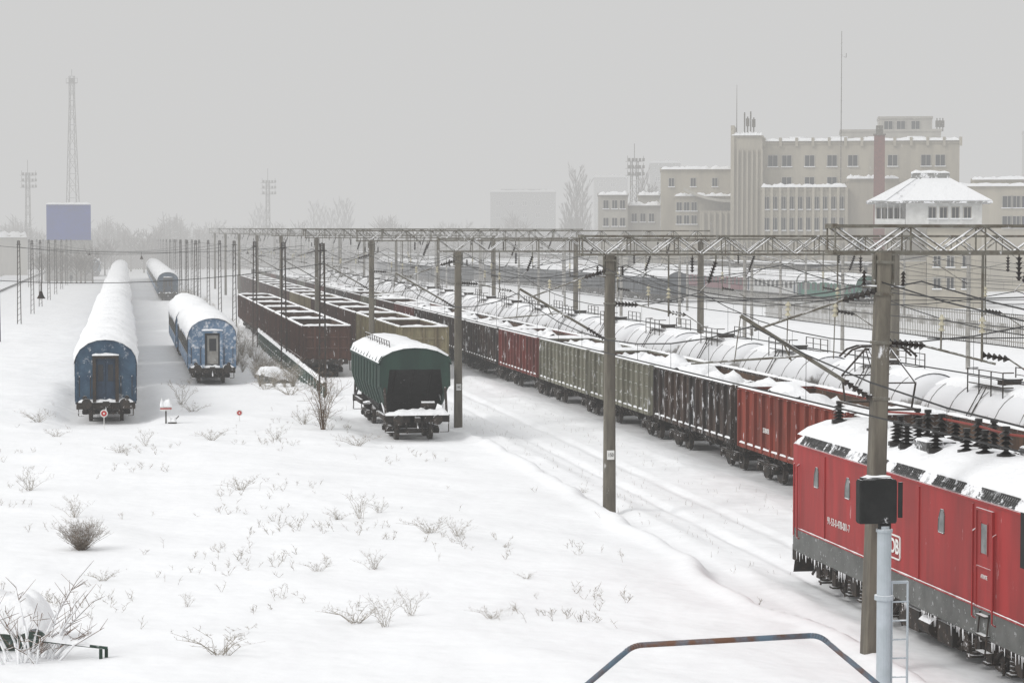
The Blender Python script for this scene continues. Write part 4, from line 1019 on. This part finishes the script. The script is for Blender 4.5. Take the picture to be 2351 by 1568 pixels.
mb=MB(); mb.strip((b4.u(1515),4,b4.z(388)),(b4.u(1680),4,b4.z(388)),.5,.5,30); mb.strip((b4.u(1548),-2,b4.z(451)),(b4.u(1680),-2,b4.z(451)),.5,.5,30); part(mb,"roof_snow",[M_snow2],r,smooth=True)
b5=Bd("station_annex","low beige annex with snowy stepped roofs",425,1440)
b5.blk(1372,1440,450,0,12); b5.blk(1440,1515,475,2,12); b5.blk(1465,1515,450,8,10); r=b5.fin([M_plaster2])
mb=MB()
for p0,p1,y,yy in ((1372,1440,448,0),(1440,1515,472,2),(1465,1515,447,8)): mb.strip((b5.u(p0),yy,b5.z(y)),(b5.u(p1),yy,b5.z(y)),.6,.6,16)
part(mb,"roof_snow",[M_snow2],r,smooth=True)
wins(r,W3,[b5.u(p) for p in (1390,1410,1428)],[b5.z(470),b5.z(510)],-.02); wins(r,W3,[b5.u(p) for p in (1455,1475,1495)],[b5.z(500)],1.98)
b6=Bd("office_building","beige office wing with snowy roof ledge",380,2290)
b6.blk(2195,2420,432,0,14); b6.blk(2230,2420,415,6,12); r=b6.fin([M_plaster])
wins(r,W1,[b6.u(p) for p in (2215,2310,2330,2350,2372)],[b6.z(464),b6.z(510)],-.02)
mb=MB(); mb.strip((b6.u(2195),0,b6.z(428)),(b6.u(2420),0,b6.z(428)),.5,.5,30); mb.strip((b6.u(2230),6,b6.z(411)),(b6.u(2420),6,b6.z(411)),.5,.5,30); part(mb,"roof_snow",[M_snow2],r,smooth=True)
b7=Bd("apartment_block","tall pale block fading into snow haze",700,2400); b7.blk(2345,2460,305,0,20); b7.fin([M_plaster2])
b8=Bd("radio_mast","tall thin guyed radio mast above offices",398,1928); b8.r["category"]="mast"
mb=MB(); mb.tube((0,0,0),(0,0,b8.z(75)),.12,5,0,.05)
for z in rng(3,b8.z(100),2.0): mb.tube((-.2,0,z),(.2,0,z),.04,4)
mb.path([(.0,0,b8.z(130)),(.8,0,b8.z(135)),(.8,0,b8.z(125))],.05,4)
part(mb,"mast",[M_steel],b8.r)
b=Bd("signal_box","white signal cabin with snowy hipped roof",290,2130)
u=b.u;z=b.z
lo=MB(); lo.box(u(2127),u(2250),0,7.5,-.3,z(524.2)); lo.box(u(2008),u(2126),1,7,-.3,z(600))
part(lo,"tower_base",[M_plaster],b.r)
b.mb.box(u(2078),u(2250),-.3,8,z(515),z(467)); b.mb.box(u(2010),u(2077.5),1.8,8,z(515),z(467)); b.mb.box(u(2005),u(2255),-.5,8.3,z(524),z(515.2))
b.mb.box(u(2008),u(2077),-.3,-.1,z(515),z(503))
for p in rng(2008,2077,14): b.mb.box(u(p),u(p)+.12,-.28,-.12,z(503),z(467))
for p in (2128,2151,2177,2203,2229,2246): b.mb.box(u(p)-.15,u(p)+.15,-.42,-.301,z(515),z(470))
r=b.fin([mat("white_cabin",(.70,.70,.68),(.6,.6,.58),.7,1.2,.05,.5,.1)])
mb=MB(); e=((u(1988),-1.6),(u(2273),-1.6),(u(2273),9.6),(u(1988),9.6)); t=((u(2088),3.2),(u(2180),3.2),(u(2180),4.8),(u(2088),4.8))
mb.rings([[(x,y,z(467)) for x,y in e],[(x,y,z(463)) for x,y in e],[(x,y,z(410)) for x,y in t]],0)
mb.box(u(2090),u(2178),3.3,4.7,z(410),z(396)); rf=part(mb,"roof",[mat("roof_snowed",(.25,.25,.24),(.2,.2,.19),.8,2,.5,.70,.2,ps=1.2)],r)
# snow sheet on the front slope, leaving a bare tile band near the hip
def fs(px,t): # point on the front slope at eave pixel px, height fraction t
    x0=u(px); x1=u(2088)+(u(2180)-u(2088))*((px-1988)/285.0); return (x0+(x1-x0)*t,-1.62+4.82*t,z(463)+(z(410)-z(463))*t+.10)
mb=MB(); mb.grid([[fs(px,t) for px in (2068,2100,2140,2180,2220,2250,2272)] for t in (0,.2,.4,.6,.8,1)]); mb.grid([[fs(px,t) for px in (1992,2005,2020,2032)] for t in (0,.2,.4,.6,.8,1)])
mb.grid([[fs(px,t-.0) if t>0 else (fs(px,0)[0],-1.7,z(466)) for px in (2068,2120,2180,2230,2272)] for t in (-1,0,.02)][:2])
mb.strip((u(2090),4,z(396)),(u(2178),4,z(396)),.7,.3,8); part(mb,"roof_snow",[M_snow2],r)
Ws=wmeshf(.85,1.35); wins(r,Ws,[u(p) for p in (2138,2163,2190,2217)],[z(489)],-.32); wins(r,Ws,[u(p) for p in (2150,2180,2215)],[z(600),z(650)],-.02)
wins(r,Ws,[u(p) for p in (2020,2040,2060)],[z(490)],1.78)
for nm,xf,y0,y1 in (("a",82,150,420),("b",72,120,250)):
    r=thing("palisade_fence","pale grey palisade fence crossing the snowfield","fence",(xf,y0,0),group="pale palisade fences")
    mb=MB()
    for k in range(int((y1-y0)/.45)): mb.box(-.03,.03,k*.45,k*.45+.1,-.1,1.9)
    part(mb,"pickets",[M_concL],r); mb=MB(); mb.box(.031,.08,0,y1-y0,.4,.5); mb.box(.031,.08,0,y1-y0,1.5,1.6); part(mb,"rail",[M_concL],r)
for xf,y0,y1 in ((103,330,560),(114,300,420),(67,520,700)):
    r=thing("platform_canopy","long station platform canopy under snow","canopy",(xf,y0,0),group="station platform canopies")
    mb=MB(); mb.add([(-3.5,0,4.9),(0,0,4.4),(3.5,0,4.9),(3.5,y1-y0,4.9),(0,y1-y0,4.4),(-3.5,y1-y0,4.9)],[(0,1,4,5),(1,2,3,4)]); mb.box(-3.6,-3.45,0,y1-y0,4.6,5.1); part(mb,"roof",[M_steel],r)
    mb=MB(); mb.strip((0,0,4.9),(0,y1-y0,4.9),3.4,.3,60); part(mb,"roof_snow",[M_snow2],r,smooth=True)
    mb=MB(); mb.box(-.2,.2,-.2,.2,0,4.5); pm=mb.mesh("post",[M_steel])
    for k in range(int((y1-y0)/12)): part(pm,"post",None,r,(0,3+12*k,0))
mb=MB(); mb.box(-27,-20.2,190,600,-.3,.42,0); solo(mb,"platform",[mat("platform_edge",(.07,.07,.07),(.05,.05,.05),.9,1,.1,.5,.1)],"low platform edge covered in snow","platform",kind="structure")
b=Bd("warehouse","blue windowless hall above a pale lower storey",470,158)
b.blk(104,212,551,0,18,m=1,par=0); zz=b.z(551); b.mb.box(b.u(108),b.u(208),-.1,17.5,zz+.01,b.z(470),0); r=b.fin([M_bbuild,M_concL]); mb=MB(); mb.strip((b.u(108),0,b.z(470)),(b.u(208),0,b.z(470)),.6,.4,20); part(mb,"roof_snow",[M_snow2],r,smooth=True)
b=Bd("low_building","low shed with snow-covered roof in haze",520,20); b.blk(-40,62,545,0,10); r=b.fin([M_plaster2]); mb=MB(); mb.strip((b.u(-40),4,b.z(545)),(b.u(62),4,b.z(545)),4.5,1.2,20); part(mb,"roof_snow",[M_snow2],r,smooth=True)
def lattice_tower(px,dist,ztop,wb,wt,name,label,flood=False,plat=True):
    ang=math.atan((px-285)/5275); X=dist*(px-285)/5275; Y=(dist-.1687*X)/.9857
    r=thing(name,label,"tower",(X,Y,0),rz=-ang+.3); mb=MB(); n=int(ztop/(3.2 if not flood else 2.2)); 
    def w(t): return wb+(wt-wb)*min(1,t*1.15)
    for k in range(n):
        t0=k/n;t1=(k+1)/n; a=w(t0);c=w(t1); z0=ztop*t0;z1=ztop*t1
        cs=[(-1,-1),(1,-1),(1,1),(-1,1)]
        for i in range(4):
            p=cs[i];q=cs[(i+1)%4]; lw=.12 if not flood else .10
            mb.tube((p[0]*a,p[1]*a,z0),(p[0]*c,p[1]*c,z1),lw,4)
            if k%2: mb.tube((p[0]*a,p[1]*a,z0),(q[0]*c,q[1]*c,z1),lw*.6,3)
            else: mb.tube((q[0]*a,q[1]*a,z0),(p[0]*c,p[1]*c,z1),lw*.6,3)
            mb.tube((p[0]*c,p[1]*c,z1),(q[0]*c,q[1]*c,z1),lw*.6,3)
    part(mb,"lattice",[M_steel],r); mb=MB()
    if flood:
        for j in range(3):
            z=ztop-j*1.6
            mb.box(-1.9,1.9,-.9,-.8,z-.1,z); mb.box(-1.9,1.9,.8,.9,z-.1,z)
            for i in range(5): mb.box(-1.8+i*.85,-1.3+i*.85,-1.2,-.9,z-.05,z+.65)
            for q in (-1.9,1.9): mb.tube((q,-.85,z-.1),(q,-.85,z+1.2),.06,4)
        mb.tube((0,0,ztop),(0,0,ztop+4),.08,4); part(mb,"lamp_rack",[M_steel],r)
    elif plat:
        mb.box(-1.2,1.2,-1.2,1.2,ztop-2.0,ztop-1.8)
        for q in ((-1.2,-1.2),(1.2,-1.2),(1.2,1.2),(-1.2,1.2)): mb.tube((q[0],q[1],ztop-2.0),(q[0],q[1],ztop-.6),.06,4)
        mb.path([(-1.2,-1.2,ztop-.6),(1.2,-1.2,ztop-.6),(1.2,1.2,ztop-.6),(-1.2,1.2,ztop-.6),(-1.2,-1.2,ztop-.6)],.05,4); mb.tube((0,0,ztop),(0,0,ztop+1.8),.08,4); mb.box(-.5,.5,-.5,.5,ztop-1.8,ztop-.6)
        part(mb,"platform",[M_steel],r)
lattice_tower(168,620,53,1.9,.6,"lattice_tower","tall tapering steel lattice tower with top platform")
lattice_tower(65,600,25.5,.7,.45,"floodlight_mast","steel floodlight mast with rack of lamps",True)
lattice_tower(615,640,24.5,.6,.42,"floodlight_mast","steel floodlight mast with rack of lamps",True)
lattice_tower(1455,520,26.5,.9,.7,"floodlight_mast","stout floodlight mast beside station trees",True)
for px0,px1,py,dist in ((1125,1275,446,860),(1362,1440,412,950),(1490,1560,380,850)):
    b=Bd("apartment_block","faint grey building lost in snowfall",dist,(px0+px1)/2); b.r["group"]="faint distant buildings"
    b.blk(px0,px1,py,0,16,par=.8)
    if px0==1125: b.blk(1150,1255,436,4,10,par=.3)
    r=b.fin([M_concD]); wq=wmeshf(1.6,1.5); nw=int((b.u(px1)-b.u(px0))/5)
    wins(r,wq,[b.u(px0)+3+k*5 for k in range(nw)],rng(4,b.z(py)-2,4.5),-.02)
    mb=MB(); mb.strip((b.u(px0),0,b.z(py)+.8),(b.u(px1),0,b.z(py)+.8),.7,.7,20); part(mb,"roof_snow",[M_snow2],r,smooth=True)
# ------------------------------------------------------------------ trees
def bare_tree(seed,h,w,poplar):
    rnd=random.Random(seed); tr=MB(); cr=MB()
    tr.tube((0,0,-.5),(0,0,h*.35),.38,7,0,.26); tr.tube((0,0,h*.35),(.2,.1,h*.8),.26,6,0,.08)
    def rec(p,d,l,rr,dep):
        e=p+d*l; (tr if dep==0 else cr).tube(p,e,rr,4,0,rr*.6)
        if dep>=3: return
        for k in range(4 if dep<2 else 5):
            b=p.lerp(e,rnd.uniform(.3,1)); nd=(d+Vector((rnd.uniform(-1,1),rnd.uniform(-1,1),rnd.uniform(-.1,.9)))*(.35 if poplar else .65)).normalized()
            rec(b,nd,l*rnd.uniform(.4,.6),rr*.5,dep+1)
    for i in range(22 if poplar else 16):
        z=h*(.18+.72*i/22) if poplar else h*(.25+.5*i/16); a=i*2.4; up=1.9 if poplar else .8
        d=Vector((math.cos(a),math.sin(a),up+rnd.uniform(0,.5))).normalized()
        rec(Vector((0,0,z)),d,(w*2.0 if poplar else w)*(1-.5*z/h),.13,0)
    return tr.mesh("trunk",[M_bark]),cr.mesh("crown",[M_bark])
TT=[bare_tree(1,28,2.6,True),bare_tree(2,26,3.0,True),bare_tree(3,14,6,False),bare_tree(4,12,5.5,False)]
def tree(k,px,dist,s,label):
    X=dist*(px-285)/5275; Y=(dist-.1687*X)/.9857
    r=thing("bare_tree",label,"tree",(X,Y,0),rz=random.uniform(0,6),group="bare trees in the haze"); r.scale=(s,s,s)
    part(TT[k][0],"trunk",None,r); part(TT[k][1],"crown",None,r)
for px,d,s in ((1322,620,1.08),(1336,630,1.0),(1312,640,.92),(1298,630,.7),(790,760,.84),(800,770,.80),(775,770,.80),(760,770,.72),(720,790,.82),(735,790,.75),(595,790,.75),(606,790,.78),(582,790,.70),(745,780,.7),(1490,560,.85),(1475,570,.95),(1500,565,.8),(390,800,.6)): tree(0 if int(px)%2 else 1,px,d,s,"tall narrow leafless poplar fading into haze")
rnd=random.Random(77)
for i in range(40):
    px=rnd.choice((rnd.uniform(230,560),rnd.uniform(560,1130),rnd.uniform(1050,1400))); tree(2+i%2,px,rnd.uniform(680,850),rnd.uniform(.7,1.0),"broad leafless tree fading into haze")
for px,d,s in ((240,540,.6),(255,570,.7),(300,600,.75),(330,580,.7),(350,600,.8),(225,540,.5),(112,450,.42),(130,452,.5),(150,450,.4),(175,448,.48),(195,450,.42),(212,452,.5),(95,450,.5),(140,446,.45),(185,447,.5)): tree(2+int(px)%2,px,d,s,"broad leafless tree beside the tracks")
rnd=random.Random(31); mb=MB()
for i in range(9000):
    px=rnd.uniform(-150,1520); dist=rnd.uniform(640,900); X=dist*(px-285)/5275; Y=(dist-.1687*X)/.9857
    h=rnd.uniform(5,12)*(1+.8*noise.noise(Vector((px*.014,0,3)))+.3*noise.noise(Vector((px*.06,0,8))))
    e=Vector((X+rnd.uniform(-1.8,1.8),Y,h)); mb.tube((X,Y,0),e,.22,3,0,.07)
    for k in range(4): b=Vector((X,Y,0)).lerp(e,rnd.uniform(.35,.95)); mb.tube(b,b+Vector((rnd.uniform(-2.5,2.5),0,rnd.uniform(.3,2.6))),.11,3,0,.05)
solo(mb,"distant_wood",[M_bark],"leafless woodland blurred by falling snow","trees",kind="stuff")

# ------------------------------------------------------------------ person
r=thing("person","person in dark winter clothes walking through snow","person",(-10.4,457,0))
me=bpy.data.meshes.new("body")
J=[(0,0,.95),(0,0,1.2),(0,0,1.42),(0,-.02,1.52),(0,-.03,1.64),(.1,0,.9),(.13,-.15,.5),(.13,-.05,.08),(.13,-.2,.04),(-.1,0,.9),(-.13,.1,.5),(-.13,.32,.1),(-.13,.2,.04),(.2,0,1.4),(.27,.05,1.1),(.26,-.1,.85),(-.2,0,1.4),(-.27,-.02,1.1),(-.26,-.18,.87)]
E=[(0,1),(1,2),(2,3),(3,4),(0,5),(5,6),(6,7),(7,8),(0,9),(9,10),(10,11),(11,12),(2,13),(13,14),(14,15),(2,16),(16,17),(17,18)]
R=[.17,.16,.17,.07,.11,.11,.08,.06,.05,.11,.08,.06,.05,.08,.065,.045,.08,.065,.045]
me.from_pydata(J,E,[]); me.materials.append(M_cloth); o=bpy.data.objects.new("body",me); link(o,r)
sk=o.modifiers.new("skin",'SKIN')
for v,q in zip(me.skin_vertices[0].data if me.skin_vertices else [],R): v.radius=(q,q)
if me.skin_vertices: me.skin_vertices[0].data[0].use_root=True
o.modifiers.new("sub",'SUBSURF').levels=1
print("objects",len(bpy.data.objects))
